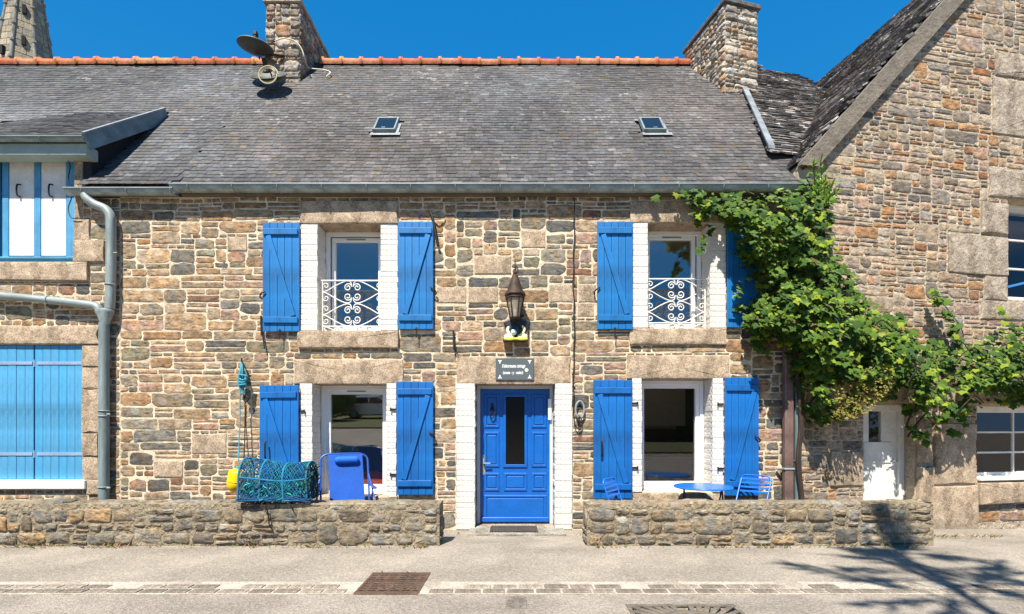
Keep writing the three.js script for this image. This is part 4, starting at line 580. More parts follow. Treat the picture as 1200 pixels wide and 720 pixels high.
// ---------------------------------------------------------------- church spire behind the roofs
{
  const d = 52, c = at(31, 75, DIST - d), k = d / F, sp = thing('church_spire', 'weathered stone church spire rising behind the orange ridge tiles', 'spire', [c.x, 0, c.z], 0.28);
  const rAt = y => { const v = HOR - (y - EYE) / k; return Math.max(0.06, (66 * k / 2) * (1 + (v - 75) / 190) * 0.74); }, y0 = 14, y1 = EYE + (HOR + 105) * k, n = 8;
  mesh('tower', [rbox(rAt(y0) * 2, y0 + 0.35, rAt(y0) * 2, 0.05, 0, (y0 - 0.35) / 2, 0)], M.graniteGrey, sp);
  const body = mesh('spire_body', lathe([[rAt(y0) * 0.985, y0], [rAt(y1) * 0.985, y1], [0.001, y1 + 0.2]], n).rotateY(0), M.mortarGrey, sp);
  const rng = rngOf(51), pal = [[196, 184, 156, 10], [182, 168, 138, 8], [170, 160, 140, 7], [150, 146, 132, 4]], mats = pal.map(p => std({ color: new THREE.Color().setRGB(...lin(p)), map: T.stone, bumpMap: T.stoneB, bumpScale: 0.03, roughness: 0.95 }));
  const hN = 0.72, pt = (y, a, s) => { const r = rAt(y) * s; return V(Math.sin(a) * r, y, Math.cos(a) * r); };
  for (let y = 36; y < y1 - 0.3; y += hN) for (let f = 0; f < n; f++) {
    const a0 = f / n * 2 * Math.PI, a1 = (f + 1) / n * 2 * Math.PI, mid = (a0 + a1) / 2 + 0.28, faces = Math.cos(mid - 0.5) > -0.2; if (!faces) continue;
    const m = 2, off = rng() * 0.3; for (let i = 0; i < m; i++) {
      const t0 = i === 0 ? 0.02 : 0.35 + off, t1 = i === 0 ? 0.33 + off : 0.98, L = (yy, t) => pt(yy, a0, 1.0).lerp(pt(yy, a1, 1.0), t), nn = V(Math.sin((a0 + a1) / 2), 0.1, Math.cos((a0 + a1) / 2));
      const q = [L(y + 0.03, t0), L(y + 0.03, t1), L(y + hN - 0.03, t1), L(y + hN - 0.03, t0)].map(p => p.addScaledVector(nn, 0.05 + rng() * 0.03));
      mesh('ashlar_block', slab(q, nn.clone().multiplyScalar(-0.15)), mats[Math.floor(rng() * 4)], body);
    }
  }
  for (let f = 0; f < n; f++) { const a = f / n * 2 * Math.PI; mesh('arris', rod(pt(30, a, 1.01), pt(y1, a, 1.02), 0.2, 0.14, 6), mats[3], body); for (let y = 37 + (f % 2) * 0.5; y < y1; y += 1.9) { const p = pt(y, a, 1.05); mesh('crocket', new THREE.IcosahedronGeometry(0.24, 0).translate(p.x, p.y, p.z), mats[3], body); } }
  for (const [f, y] of [[0, 44.5], [7, 46.5], [0, 41], [7, 39.6], [0, 49], [7, 50]]) { const a = (f + 0.5) / n * 2 * Math.PI, p = pt(y, a, 0.94), g = rbox(0.34, 0.95, 0.4, 0.05); g.rotateY(a); g.translate(p.x + Math.sin(a) * 0.12, y, p.z + Math.cos(a) * 0.12); mesh('slit_opening', g, M.dark, body); }
}

// ---------------------------------------------------------------- garden walls
function roughBox(w, h, d, amp, seed) { const g = new THREE.BoxGeometry(w, h, d, Math.ceil(w / 0.12), Math.ceil(h / 0.12), Math.ceil(d / 0.1)), p = g.attributes.position; for (let i = 0; i < p.count; i++) { const x = p.getX(i), y = p.getY(i), z = p.getZ(i); p.setXYZ(i, x, y + (y > h / 2 - 0.01 ? amp * 2 : 0) * (free(x * 3.1, z * 4 + 7, seed) - 0.5), z + amp * 0.35 * (free(x * 4, y * 5 + 3, seed + 2) - 0.5)); } g.computeVertexNormals(); return uvm(g); }
function gardenWall(x0, x1, label, seed, endAt) {
  const z0 = 0.78, z1 = 1.1, h = 0.50, cx = (x0 + x1) / 2, w = thing('garden_wall', label, 'wall', [cx, GY, (z0 + z1) / 2], 0, 'low garden walls');
  const rng = rngOf(seed), W = x1 - x0, D = z1 - z0;
  const g = roughBox(W, h + 0.12, D, 0.02, seed); g.translate(0, (h - 0.12) / 2, 0); const core = mesh('core', g, M.mortarWall, w);
  const o = { h0: 0.11, h1: 0.21, w0: 0.15, w1: 0.46, split: 0.14, asp: 2.4 }, so = { depth: 0.030, bevel: 0.014, joint: 0.010, rough: 0.014, wave: 0.05 };
  stonework(core, rng, pack(rng, [-W / 2 + 0.02, W / 2 - 0.02, 0.0, h - 0.05], [], o), PAL.low, so, (x, y) => [x, y, D / 2 - 0.012], 200);
  if (endAt) stonework(core, rng, pack(rng, [-D / 2 + 0.01, D / 2 - 0.01, 0, h - 0.05], [], o), PAL.low, so, (x, y) => [endAt * (W / 2 - 0.012), y, -endAt * x], 20, () => true, endAt * Math.PI / 2);
  for (let x = -W / 2 + 0.03; x < W / 2 - 0.12;) { const l = Math.min(0.24 + rng() * 0.34, W / 2 - x - 0.02), gg = stoneGeo(rng, l - 0.02, D + 0.01, { depth: 0.05, bevel: 0.028, rough: 0.016 }); gg.rotateX(-Math.PI / 2); const c = pickColour(rng, PAL.low), n = gg.attributes.position.count, ca = new Float32Array(n * 3); for (let i = 0; i < n; i++) ca.set(c, i * 3); gg.setAttribute('color', new THREE.BufferAttribute(ca, 3)); const m = mesh('coping_stone', gg, M.stone, core); m.position.set(x + l / 2, h - 0.032 + rng() * 0.012, 0); x += l; }
  return w;
}
const wallA = gardenWall(-8.2, -0.874, 'low stone garden wall under the lobster pot', 61, 1);
const wallB = gardenWall(0.905, 5.08, 'low stone garden wall in front of the blue table', 63, -1);

// ---------------------------------------------------------------- pipes and cables
{
  const p = thing('drainpipe', 'grey zinc drainpipe with swan neck and side branch beside sky blue shutters', 'drainpipe', [FX(130), 0, 0.09]), X = u => FX(u) - FX(130), r = 0.062;
  mesh('upper_pipe', [tube([V(X(109), FY(233), 0.04), V(X(112), FY(238.5), 0.04), V(X(119), FY(244), 0.02), V(X(130), FY(249), 0.005), V(X(135.5), FY(257), 0), V(X(136), FY(268), 0), V(X(136), FY(300), 0), V(X(135.5), FY(340), 0), V(X(134.5), FY(364), 0)], r, 70, 14)], M.zinc, p);
  mesh('hopper', [lathe([[r, 0], [r + 0.005, 0.03], [0.12, 0.17], [0.125, 0.21], [0.1, 0.215], [0.06, 0.2]], 16).scale(1, 1, 0.7).translate(X(129), FY(382), 0)], M.zinc, p);
  mesh('lower_pipe', rod(V(X(127.5), FY(632), 0), V(X(128), FY(380), 0), 0.066, 0.064, 16), M.zincDull, p);
  mesh('branch_pipe', tube([V(X(-40), FY(343), 0), V(X(0), FY(348), 0), V(X(60), FY(353.5), 0), V(X(108), FY(359), 0), V(X(120), FY(362), 0), V(X(124), FY(370), 0)], 0.055, 50, 14), M.zinc, p);
  for (const [u, v, rr] of [[135.5, 336, r], [127.8, 482, 0.066], [127.6, 488, 0.066], [127.5, 570, 0.066]]) mesh('pipe_collar', new THREE.TorusGeometry(rr + 0.004, 0.009, 6, 20).rotateX(Math.PI / 2).translate(X(u), FY(v), 0), M.zinc, p);
  for (const v of [300, 486, 571]) mesh('pipe_clip', [rod(V(X(v < 400 ? 136 : 128), FY(v), -0.085), V(X(v < 400 ? 136 : 128), FY(v), 0), 0.012), rod(V(X(v < 400 ? 141 : 133), FY(v), 0.03), V(X(v < 400 ? 145 : 137), FY(v), 0.03), 0.012)], M.zinc, p);
  mesh('pipe_collar', new THREE.TorusGeometry(0.058, 0.008, 6, 18).rotateY(Math.PI / 2).translate(X(64), FY(353.8), 0), M.zinc, p);
  const b = thing('brown_downpipe', 'dark brown downpipe beside the lower shutter under the vine', 'drainpipe', [FX(919), 0, 0.1]);
  mesh('pipe', [span(-0.065, 0.065, -0.01, FY(395), -0.045, 0.045, 0.02)], M.brownPipe, b); mesh('pipe_clip', [rod(V(-0.08, FY(549), 0.0), V(-0.13, FY(549), -0.06), 0.018), rbox(0.15, 0.03, 0.11, 0.01, 0, FY(549), 0)], M.zinc, b);
  const c = thing('grey_downpipe', 'slim grey green downpipe emerging below the vine next to brown pipe', 'drainpipe', [FX(930), 0, 0.11]);
  mesh('pipe', rod(V(0, -0.01, 0), V(0, FY(330), 0), 0.048, 0.048, 14), M.greenPipe, c); mesh('swan_neck', tube([V(0.0, FY(330), 0), V(0.0, FY(262), 0), V(0.02, FY(250), 0.02), V(0.09, FY(238), 0.03), V(0.12, FY(228), 0.02)], 0.05, 30, 12), M.zinc, c); for (const v of [540, 470]) mesh('pipe_collar', new THREE.TorusGeometry(0.05, 0.008, 6, 18).rotateX(Math.PI / 2).translate(0, FY(v), 0), M.greenPipe, c);
  const k = thing('wall_cable', 'thin black cable running down the stone wall from the gutter', 'cable', [FX(672), 0, 0.035]); const pts = []; for (let i = 0; i <= 26; i++) pts.push(V(Math.sin(i * 1.7) * 0.006 + Math.sin(i * 0.5) * 0.008, FY(233 + i * 10), 0.005 + Math.sin(i * 2.3) * 0.003)); pts.push(V(0.01, FY(497), 0.02), V(0.06, FY(503), 0.02), V(0.09, FY(497), 0.02), V(0.07, FY(487), 0.015));
  mesh('cable', tube(pts, 0.0085, 120, 6), M.iron, k); for (const v of [262, 330, 396, 450]) mesh('clip', rbox(0.03, 0.014, 0.02, 0.003, 0, FY(v), 0.008), M.iron, k);
}
// ---------------------------------------------------------------- things on the cottage front
{
  const cx = FX(603.5), l = thing('wall_lantern', 'rusty iron lantern with pointed cap on the wall above the door', 'lantern', [cx, FY(378), 0]), z = 0.2, h = v => FY(v) - FY(378), six = pts => lathe(pts, 6);
  mesh('cap', [six([[0.001, h(327)], [0.035, h(327)], [0.06, h(333)], [0.11, h(345)], [0.145, h(349)], [0.145, h(351.5)], [0.11, h(352)]]).rotateY(0.5).translate(0, 0, z)], M.rust, l);
  mesh('finial', [rod(V(0, h(328), z), V(0, h(309), z), 0.013, 0.005), new THREE.SphereGeometry(0.024, 10, 8).translate(0, h(325), z), tube([V(-0.045, h(317), z), V(-0.02, h(319), z), V(0.01, h(317), z), V(0.035, h(319), z)], 0.008, 14, 6), tube([V(0.01, h(326), z), V(0.04, h(323), z), V(0.03, h(319), z), V(0.005, h(321), z)], 0.008, 14, 6)], M.rust, l);
  const cage = [], R = (v) => 0.125 - (v - 352) / 24 * 0.055; for (let i = 0; i < 6; i++) { const a = i * Math.PI / 3 + 0.5; cage.push(rod(V(Math.sin(a) * R(376), h(376), z + Math.cos(a) * R(376)), V(Math.sin(a) * R(352), h(352), z + Math.cos(a) * R(352)), 0.011, 0.011, 6)); }
  cage.push(six([[R(353), h(353)], [R(353) + 0.012, h(353)], [R(354) + 0.012, h(354.5)], [R(354), h(354.5)]]).rotateY(0.5).translate(0, 0, z)); mesh('cage', cage, M.rust, l);
  mesh('glass', six([[R(376) - 0.006, h(376)], [R(352) - 0.006, h(352)]]).rotateY(0.5).translate(0, 0, z), new THREE.MeshPhysicalMaterial({ color: hex('#efe6d2'), transmission: 0.75, thickness: 0, roughness: 0.35 }), l);
  mesh('bulb', lathe([[0.001, h(374)], [0.02, h(374)], [0.03, h(366)], [0.034, h(360)], [0.02, h(356)], [0.001, h(355)]], 12).translate(0, 0, z), M.white, l);
  mesh('base', [six([[0.001, h(378)], [0.05, h(378)], [0.085, h(376.5)], [0.07, h(375.5)]]).rotateY(0.5).translate(0, 0, z), rod(V(0, h(378), z), V(0, h(379), 0.02), 0.016), tube([V(0.0, h(377), z - 0.02), V(0.1, h(374), z - 0.06), V(0.12, h(371), 0.08), V(0.04, h(372), 0.02)], 0.01, 16, 6)], M.rust, l);
  // painted relief below the lantern: a figure in yellow bending between dark folds
  const r = thing('relief_plaque', 'small painted relief of a bending figure in yellow below the lantern', 'plaque', [cx, FY(402), 0.02]), H = v => FY(v) - FY(402), X = u => FX(u) - cx;
  mesh('back_plate', extrude([[X(590.5), 0.02], [X(618), 0.02], [X(618), H(378)], [X(604), H(371)], [X(590.5), H(378)]], 0.03, [], 0.004), std({ color: hex('#9b8791'), map: T.clay, roughness: 0.8 }), r);
  mesh('base_ledge', rbox(X(618) - X(590), 0.045, 0.09, 0.012, 0, 0.02, 0.06), std({ color: hex('#3b362c'), roughness: 0.8 }), r);
  const dk = std({ color: hex('#20242c'), roughness: 0.7 }), yl = std({ color: hex('#e6d83c'), roughness: 0.6 }), cream = std({ color: hex('#f0ecb4'), roughness: 0.6 });
  mesh('dark_fold', extrude([[X(591), H(380)], [X(604), H(375)], [X(617), H(380)], [X(612), H(387)], [X(604), H(380)], [X(597), H(387)]], 0.05, [], 0.006).translate(0, 0, 0.03), dk, r);
  const blob = (pts, rr) => tube(pts, rr, 16, 8);
  mesh('body', [new THREE.SphereGeometry(0.075, 14, 10).scale(1, 1.15, 0.6).translate(0, H(387.5), 0.07)], std({ color: hex('#1c3a38'), roughness: 0.6 }), r);
  mesh('arm', blob([V(X(597), H(383), 0.06), V(X(595), H(389), 0.08), V(X(598), H(395), 0.09), V(X(601), H(398), 0.09)], 0.022), cream, r); mesh('arm', blob([V(X(611), H(382), 0.06), V(X(614), H(388), 0.08), V(X(611), H(394), 0.09), V(X(607), H(398), 0.09)], 0.022), cream, r);
  mesh('head', new THREE.SphereGeometry(0.042, 14, 10).translate(X(602), H(391.5), 0.11), std({ color: hex('#c9dde2'), roughness: 0.6 }), r);
  mesh('foot', new THREE.SphereGeometry(0.07, 12, 8).scale(1.1, 0.75, 0.6).translate(X(597), H(396.5), 0.075), cream, r); mesh('foot', new THREE.SphereGeometry(0.07, 12, 8).scale(1.1, 0.75, 0.6).translate(X(612), H(396.5), 0.075), cream, r);
  mesh('yellow_trim', [blob([V(X(591), H(399), 0.09), V(X(597), H(399.6), 0.105), V(X(604), H(399), 0.1), V(X(611), H(399.6), 0.105), V(X(617.5), H(399), 0.09)], 0.018)], yl, r);
  // slate name sign
  const cv = document.createElement('canvas'); cv.width = 540; cv.height = 320; const c = cv.getContext('2d'); c.fillStyle = '#4c565a'; c.fillRect(0, 0, 540, 320);
  c.fillStyle = '#f2f2f0'; c.textAlign = 'center'; c.textBaseline = 'middle'; c.font = 'bold 46px serif'; c.save(); c.translate(255, 112); c.scale(0.74, 1.45); c.fillText("Fishermans cottage", 0, 0); c.restore(); c.save(); c.translate(245, 212); c.scale(0.86, 1.3); c.fillText('(nom - y - môr)', 0, 0); c.restore();
  for (const [x, y, s] of [[55, 48, 1], [485, 48, 1], [55, 272, -1], [485, 272, -1]]) { c.beginPath(); c.moveTo(x - 30, y - s * 24); c.lineTo(x + 30, y - s * 24); c.lineTo(x + 8, y); c.lineTo(x + 5, y + s * 26); c.lineTo(x - 5, y + s * 26); c.lineTo(x - 8, y); c.fill(); }
  c.fillStyle = '#f4f2d8'; for (let i = 0; i < 5; i++) { c.beginPath(); c.arc(440 + Math.cos(i * 1.257) * 14, 172 + Math.sin(i * 1.257) * 14, 13, 0, 7); c.fill(); } c.strokeStyle = '#5f8a4a'; c.lineWidth = 6; c.beginPath(); c.moveTo(442, 190); c.quadraticCurveTo(452, 215, 444, 238); c.stroke();
  const t = new THREE.CanvasTexture(cv); t.colorSpace = THREE.SRGBColorSpace;
  const s = thing('name_sign', 'dark slate name sign with white lettering on the door lintel', 'sign', [FX(603.2), FY(446.2), 0.022]), sw = FX(625.5) - FX(581), sh = FY(420.5) - FY(446.2);
  mesh('board', rbox(sw, sh, 0.018, 0.004, 0, sh / 2, 0.01), std({ color: hex('#474f52'), roughness: 0.7 }), s); const face = mesh('lettering', new THREE.PlaneGeometry(sw - 0.012, sh - 0.012), std({ map: t, roughness: 0.65 }), s); face.position.set(0, sh / 2, 0.0205);
  // horseshoe on the wall beside the door
  const hs = thing('horseshoe', 'pale horseshoe hung on the wall right of the door', 'ornament', [FX(679), FY(497), 0.05]); const arc = []; for (let i = 0; i <= 14; i++) { const a = -0.35 * Math.PI + 1.7 * Math.PI * i / 14; arc.push(V(Math.cos(a) * 0.06, 0.2 + Math.sin(a) * 0.12, 0)); } mesh('shoe', tube(arc, 0.016, 40, 6), M.zinc, hs); mesh('chain_loop', tube([V(0, 0.1, 0), V(0.03, 0.02, 0), V(0, -0.09, 0), V(-0.03, 0.02, 0)], 0.008, 24, 5, true), M.iron, hs); mesh('nail', rod(V(0, 0.318, -0.05), V(0, 0.318, 0.02), 0.008), M.iron, hs);
  const mt = thing('doormat', 'dark rubber doormat lying on the front doorstep', 'doormat', [FX(602), 0.034, 0.15]); mesh('mat', rbox(0.66, 0.016, 0.36, 0.006, 0, 0.009, 0), std({ color: hex('#4e4a47'), map: T.clay, roughness: 1 }), mt); const rib = []; for (let i = 0; i < 15; i++) rib.push(box(0.012, 0.006, 0.33, -0.3 + i * 0.0428, 0.02, 0)); mesh('ribs', rib, std({ color: hex('#3d3a38'), roughness: 1 }), mt);
}
// satellite dishes on the stack
{
  const d = at(330, 60, -2.3);
  function dish(name, label, u, v, z, w, tilt, turn, roll, cable) {
    const p = at(u, v, z), o = thing(name, label, 'satellite dish', [p.x, p.y, p.z], 0, 'dishes on the chimney'), R = w / 2, prof = []; for (let i = 0; i <= 8; i++) { const r = R * i / 8; prof.push([Math.max(r, 0.001), r * r / R * 0.28]); } for (let i = 8; i >= 0; i--) { const r = R * i / 8; prof.push([Math.max(r, 0.001), r * r / R * 0.28 - 0.02]); }
    const q = new THREE.Group(); const g = lathe(prof, 28); g.rotateX(tilt); g.rotateZ(roll); g.rotateY(turn); mesh('bowl', g, std({ color: hex('#5a5e58'), map: T.zinc, roughness: 0.6, metalness: 0.2 }), o);
    const n = V(0, 1, 0).applyEuler(new THREE.Euler(tilt, 0, 0)).applyEuler(new THREE.Euler(0, 0, roll)).applyEuler(new THREE.Euler(0, turn, 0)), edge = V(0, 0, R).applyEuler(new THREE.Euler(tilt, 0, 0)).applyEuler(new THREE.Euler(0, 0, roll)).applyEuler(new THREE.Euler(0, turn, 0)), lnb = n.clone().multiplyScalar(R * 0.85);
    mesh('feed_arm', rod(edge.clone().multiplyScalar(-0.85), lnb, 0.014, 0.012), M.rust, o); mesh('receiver', [new THREE.CylinderGeometry(0.035, 0.045, 0.14, 10).applyQuaternion(new THREE.Quaternion().setFromUnitVectors(V(0, 1, 0), n)).translate(lnb.x, lnb.y, lnb.z), rbox(0.07, 0.07, 0.09, 0.01, lnb.x, lnb.y + 0.03, lnb.z)], M.iron, o);
    const m = cable; mesh('mount', rod(n.clone().multiplyScalar(-0.02), V(m[0] - p.x, m[1] - p.y, m[2] - p.z), 0.024, 0.024), M.rust, o); return o;
  }
  dish('satellite_dish', 'upper grey satellite dish jutting sideways from the left chimney', 299, 60, -2.15, 0.62, 0.14, 0.2, -0.06, [d.x, d.y, -2.42]);
  dish('satellite_dish', 'lower grey satellite dish lying against the roof below left chimney', 316, 94, -2.0, 0.64, 0.78, 0.1, 0.1, [d.x, at(0, 84, -2.45).y, -2.45]);
  const c = thing('antenna_cable', 'pale loose cable looping over the chimney and slates', 'cable', [d.x, d.y, -2.38]), A = (u, v, z) => at(u, v, z).sub(V(d.x, d.y, -2.38)), coil = [];
  mesh('lead', tube([A(322, 48, -2.36), A(332, 45, -2.36), A(345, 48, -2.37), A(353, 57, -2.38), A(357, 69, -2.42), A(361, 79, -2.72), A(370, 81, -2.7), A(380, 82, -2.68), A(387, 85, -2.6), A(382, 90, -2.5)], 0.012, 70, 6), std({ color: hex('#c6bda6'), roughness: 0.7 }), c);
  for (let i = 0; i <= 40; i++) { const a = i * 0.47; coil.push(A(314 + Math.cos(a) * (7 + i * 0.12), 88 + Math.sin(a) * (7 + i * 0.1), -1.82 + i * 0.003)); } mesh('coil', tube(coil, 0.011, 160, 5), std({ color: hex('#b5aa86'), roughness: 0.7 }), c);
}

// ---------------------------------------------------------------- things behind and on the garden walls
{
  const base = at(325, 588, 0.95), L = 0.80, p = thing('lobster_pot', 'teal netted lobster pot resting on the low stone wall', 'lobster pot', [base.x + 0.02, GY + 0.55, 0.945], 0.06), R = 0.2, H = 0.5;
  const rope = std({ color: hex('#0d6f93'), roughness: 0.85 }), rope2 = std({ color: hex('#0a4a72'), roughness: 0.85 }), green = std({ color: hex('#17706a'), roughness: 0.9 }), dark = std({ color: hex('#1d3f46'), roughness: 0.9 });
  const bend = p => { const q = p.clone(); q.y *= 1 - 0.05 * Math.sin(p.x * 6 + 1) - 0.08 * (p.x + 0.4); q.z += 0.02 * Math.sin(p.x * 9); q.x += 0.06 * p.y * (p.x > 0 ? -0.5 : 0.6); return q; };
  const hoop = x => { const a = []; a.push(V(x, 0.0, -R)); for (let i = 0; i <= 10; i++) { const t = Math.PI * i / 10; a.push(V(x, H - 0.22 + Math.sin(t) * 0.2, -Math.cos(t) * R)); } a.push(V(x, 0.0, R)); return a.map(bend); };
  for (const x of [-L / 2, -L / 6 - 0.03, L / 6, L / 2]) mesh('hoop', tube(hoop(x), 0.0125, 40, 7), rope, p);
  for (const [y, z] of [[0.01, R], [0.01, -R], [0.27, R], [0.27, -R], [H - 0.02, 0]]) mesh('rail', tube([-1, -0.5, 0, 0.5, 1].map(t => bend(V(t * L / 2, y + (t * t - 1) * 0.012, z))), 0.010, 24, 7), rope, p);
  mesh('base_frame', [0, 1, 2, 3, 4].map(i => box(0.03, 0.02, R * 2, -L / 2 + L * i / 4, 0.0, 0)).concat([box(L, 0.02, 0.05, 0, 0.0, R - 0.02), box(L, 0.02, 0.05, 0, 0, 0), box(L, 0.02, 0.05, 0, 0, -R + 0.02)]), dark, p);
  // diamond net wrapped over the hoops
  const S = 1.18, surf = (s, x) => { let y, z; const leg = 0.28, arcL = 0.62; if (s < leg) { y = s; z = R; } else if (s < leg + arcL) { const t = (s - leg) / arcL * Math.PI; y = H - 0.22 + Math.sin(t) * 0.2; z = Math.cos(t) * R; } else { y = leg - (s - leg - arcL); z = -R; } return V(x, y, z); };
  const rng = rngOf(71), net = [[], [], []], N = 24; for (let k = -N; k < N * 2; k++) for (const dir of [1, -1]) { const pts = []; for (let i = 0; i <= 26; i++) { const t = i / 26, x = -L / 2 + L * (k / N) + dir * L * 0.9 * t + (dir < 0 ? L * 0.3 : 0); if (x < -L / 2 || x > L / 2) continue; const q = surf(t * S, x); q.x += (rng() - 0.5) * 0.02; q.y += (rng() - 0.5) * 0.014; q.z += (rng() - 0.5) * 0.014; pts.push(bend(q)); } if (pts.length > 2) net[Math.floor(rng() * 2.6)].push(tube(pts, 0.0042, pts.length * 2, 4)); }
  for (const x of [-L / 2, L / 2]) for (let k = -8; k <= 8; k++) for (const dir of [1, -1]) { const pts = []; for (let i = 0; i <= 16; i++) { const y = i / 16 * H, z = k * 0.045 + dir * (y - 0.2) * 0.55, lim = y < H - 0.22 ? R : R * Math.sqrt(Math.max(0, 1 - ((y - H + 0.22) / 0.2) ** 2)); if (Math.abs(z) <= lim) pts.push(bend(V(x + (rng() - 0.5) * 0.02, y, z + (rng() - 0.5) * 0.012))); } if (pts.length > 2) net[0].push(tube(pts, 0.005, pts.length * 2, 4)); }
  [rope2, rope, green].forEach((m, i) => mesh('netting', net[i], m, p));
  // inner funnel panels and a heap of rope in the bottom
  mesh('inner_net', [slab([V(-0.12, 0.06, -R + 0.02), V(0.36, 0.06, -R + 0.02), V(0.36, 0.44, -0.06), V(-0.12, 0.44, -0.06)], V(0, 0, 0.006))], std({ color: hex('#0a6fb0'), roughness: 0.9 }), p);
  const heap = [[], [], []]; for (let i = 0; i < 90; i++) { const x = (rng() - 0.5) * 0.66, z = (rng() - 0.3) * 0.26, y = 0.03 + rng() * 0.17, r = 0.03 + rng() * 0.05, a = rng() * 6, pts = []; for (let k = 0; k < 7; k++) pts.push(V(x + Math.cos(a + k) * r, y + Math.sin(k * 2.1 + a) * 0.03 , z + Math.sin(a + k) * r)); heap[i % 3].push(tube(pts, 0.007, 16, 5)); }
  mesh('rope_heap', heap[0], green, p); mesh('rope_heap', heap[1], std({ color: hex('#2fae9a'), roughness: 0.9 }), p); mesh('rope_heap', heap[2], rope2, p);
  const bunch = []; for (let i = 0; i < 46; i++) { const x = L / 2 + (rng() - 0.6) * 0.12, y = rng() * 0.4, z = (rng() - 0.4) * 0.4, pts = []; for (let k = 0; k < 5; k++) pts.push(V(x + (rng() - 0.5) * 0.09, Math.max(0.01, y + (rng() - 0.5) * 0.14), z + (rng() - 0.5) * 0.1)); bunch.push(tube(pts, 0.006, 14, 5)); } mesh('bunched_net', bunch, dark, p);
  const drape = []; for (let i = 0; i < 30; i++) { const x = (rng() - 0.5) * L, pts = []; for (let k = 0; k < 4; k++) pts.push(V(x + k * 0.03 * (rng() - 0.5) * 4, 0.02 - k * 0.012 + rng() * 0.05, R + 0.012 + rng() * 0.012)); drape.push(tube(pts, 0.006, 12, 5)); } mesh('loose_net', drape, rope2, p);
  mesh('trailing_line', [tube([V(-0.08, 0, R), V(-0.12, -0.04, R + 0.02), V(-0.07, -0.07, R + 0.02), V(-0.05, -0.16, R + 0.0), V(-0.04, -0.27, R), V(-0.02, -0.33, R)], 0.008, 26, 5), tube([V(0.2, 0, R), V(0.22, -0.06, R + 0.015), V(0.25, -0.12, R + 0.01)], 0.008, 14, 5)], M.iron, p);
}
{
  const z = 0.2, pt = (u, v, zz = z) => at(u, v, zz), c = pt(275.5, 561), b = thing('fishing_buoy', 'bright yellow fishing buoy hanging beside the lobster pot', 'buoy', [c.x, c.y - 0.2, z]);
  mesh('float', lathe([[0.001, 0], [0.03, 0.004], [0.075, 0.03], [0.115, 0.08], [0.12, 0.14], [0.118, 0.28], [0.1, 0.31], [0.05, 0.335], [0.02, 0.34], [0.001, 0.345]], 20).rotateZ(-0.12), std({ color: hex('#f2c500'), roughness: 0.4 }), b); mesh('collar', lathe([[0.02, 0.33], [0.035, 0.335], [0.035, 0.37], [0.018, 0.375]], 12).rotateZ(-0.12), std({ color: hex('#2d8f8c'), roughness: 0.7 }), b);
  mesh('band', new THREE.TorusGeometry(0.121, 0.005, 6, 24).rotateX(Math.PI / 2).translate(0, 0.16, 0).rotateZ(-0.12), std({ color: hex('#d7a900'), roughness: 0.5 }), b);
  const rng = rngOf(73), teal = std({ color: hex('#3c8f9f'), roughness: 0.9 }), o = pt(283, 424, 0.1), r = thing('hanging_rope', 'teal rope hank hanging from a hook on the wall above the buoy', 'rope', [o.x, o.y, 0.1]), P = (u, v, zz = 0.1) => pt(u, v, zz).sub(o), hank = [];
  for (let i = 0; i < 9; i++) { const dx = (rng() - 0.5) * 8, l = 448 + rng() * 16, zz = 0.1 + (rng() - 0.5) * 0.07; hank.push(tube([P(283, 424), P(283 + dx * 0.5, 434, zz), P(282 + dx, 446, zz), P(284 + dx * 0.6, l, zz), P(286 - dx * 0.4, 446, zz - 0.02), P(284 - dx * 0.3, 432), P(283.5, 424)], 0.011, 30, 6)); }
  for (let i = 0; i < 4; i++) hank.push(tube([P(278 + rng() * 3, 440 + i * 4, 0.15), P(283, 437 + i * 4 + rng() * 5, 0.18), P(287 + rng() * 4, 442 + i * 3, 0.15), P(284, 449 + i * 3 * rng(), 0.08)], 0.011, 20, 6, true));
  mesh('hank', hank, teal, r); mesh('line', tube([P(281, 462), P(281, 490), P(280, 520, 0.15), P(279, 541, z)], 0.008, 20, 5), teal, r); mesh('line', tube([P(287, 465), P(287, 490), P(286.5, 520, 0.13), P(285, 555, 0.2)], 0.008, 20, 5), M.iron, r); mesh('hook', tube([P(283, 423, 0.0), P(283, 423, 0.12), P(283, 420, 0.14)], 0.01, 10, 6), M.iron, r);
  mesh('knot', tube([P(287, 464), P(291, 467), P(288, 471), P(285, 467)], 0.012, 16, 6, true), M.iron, r);
}
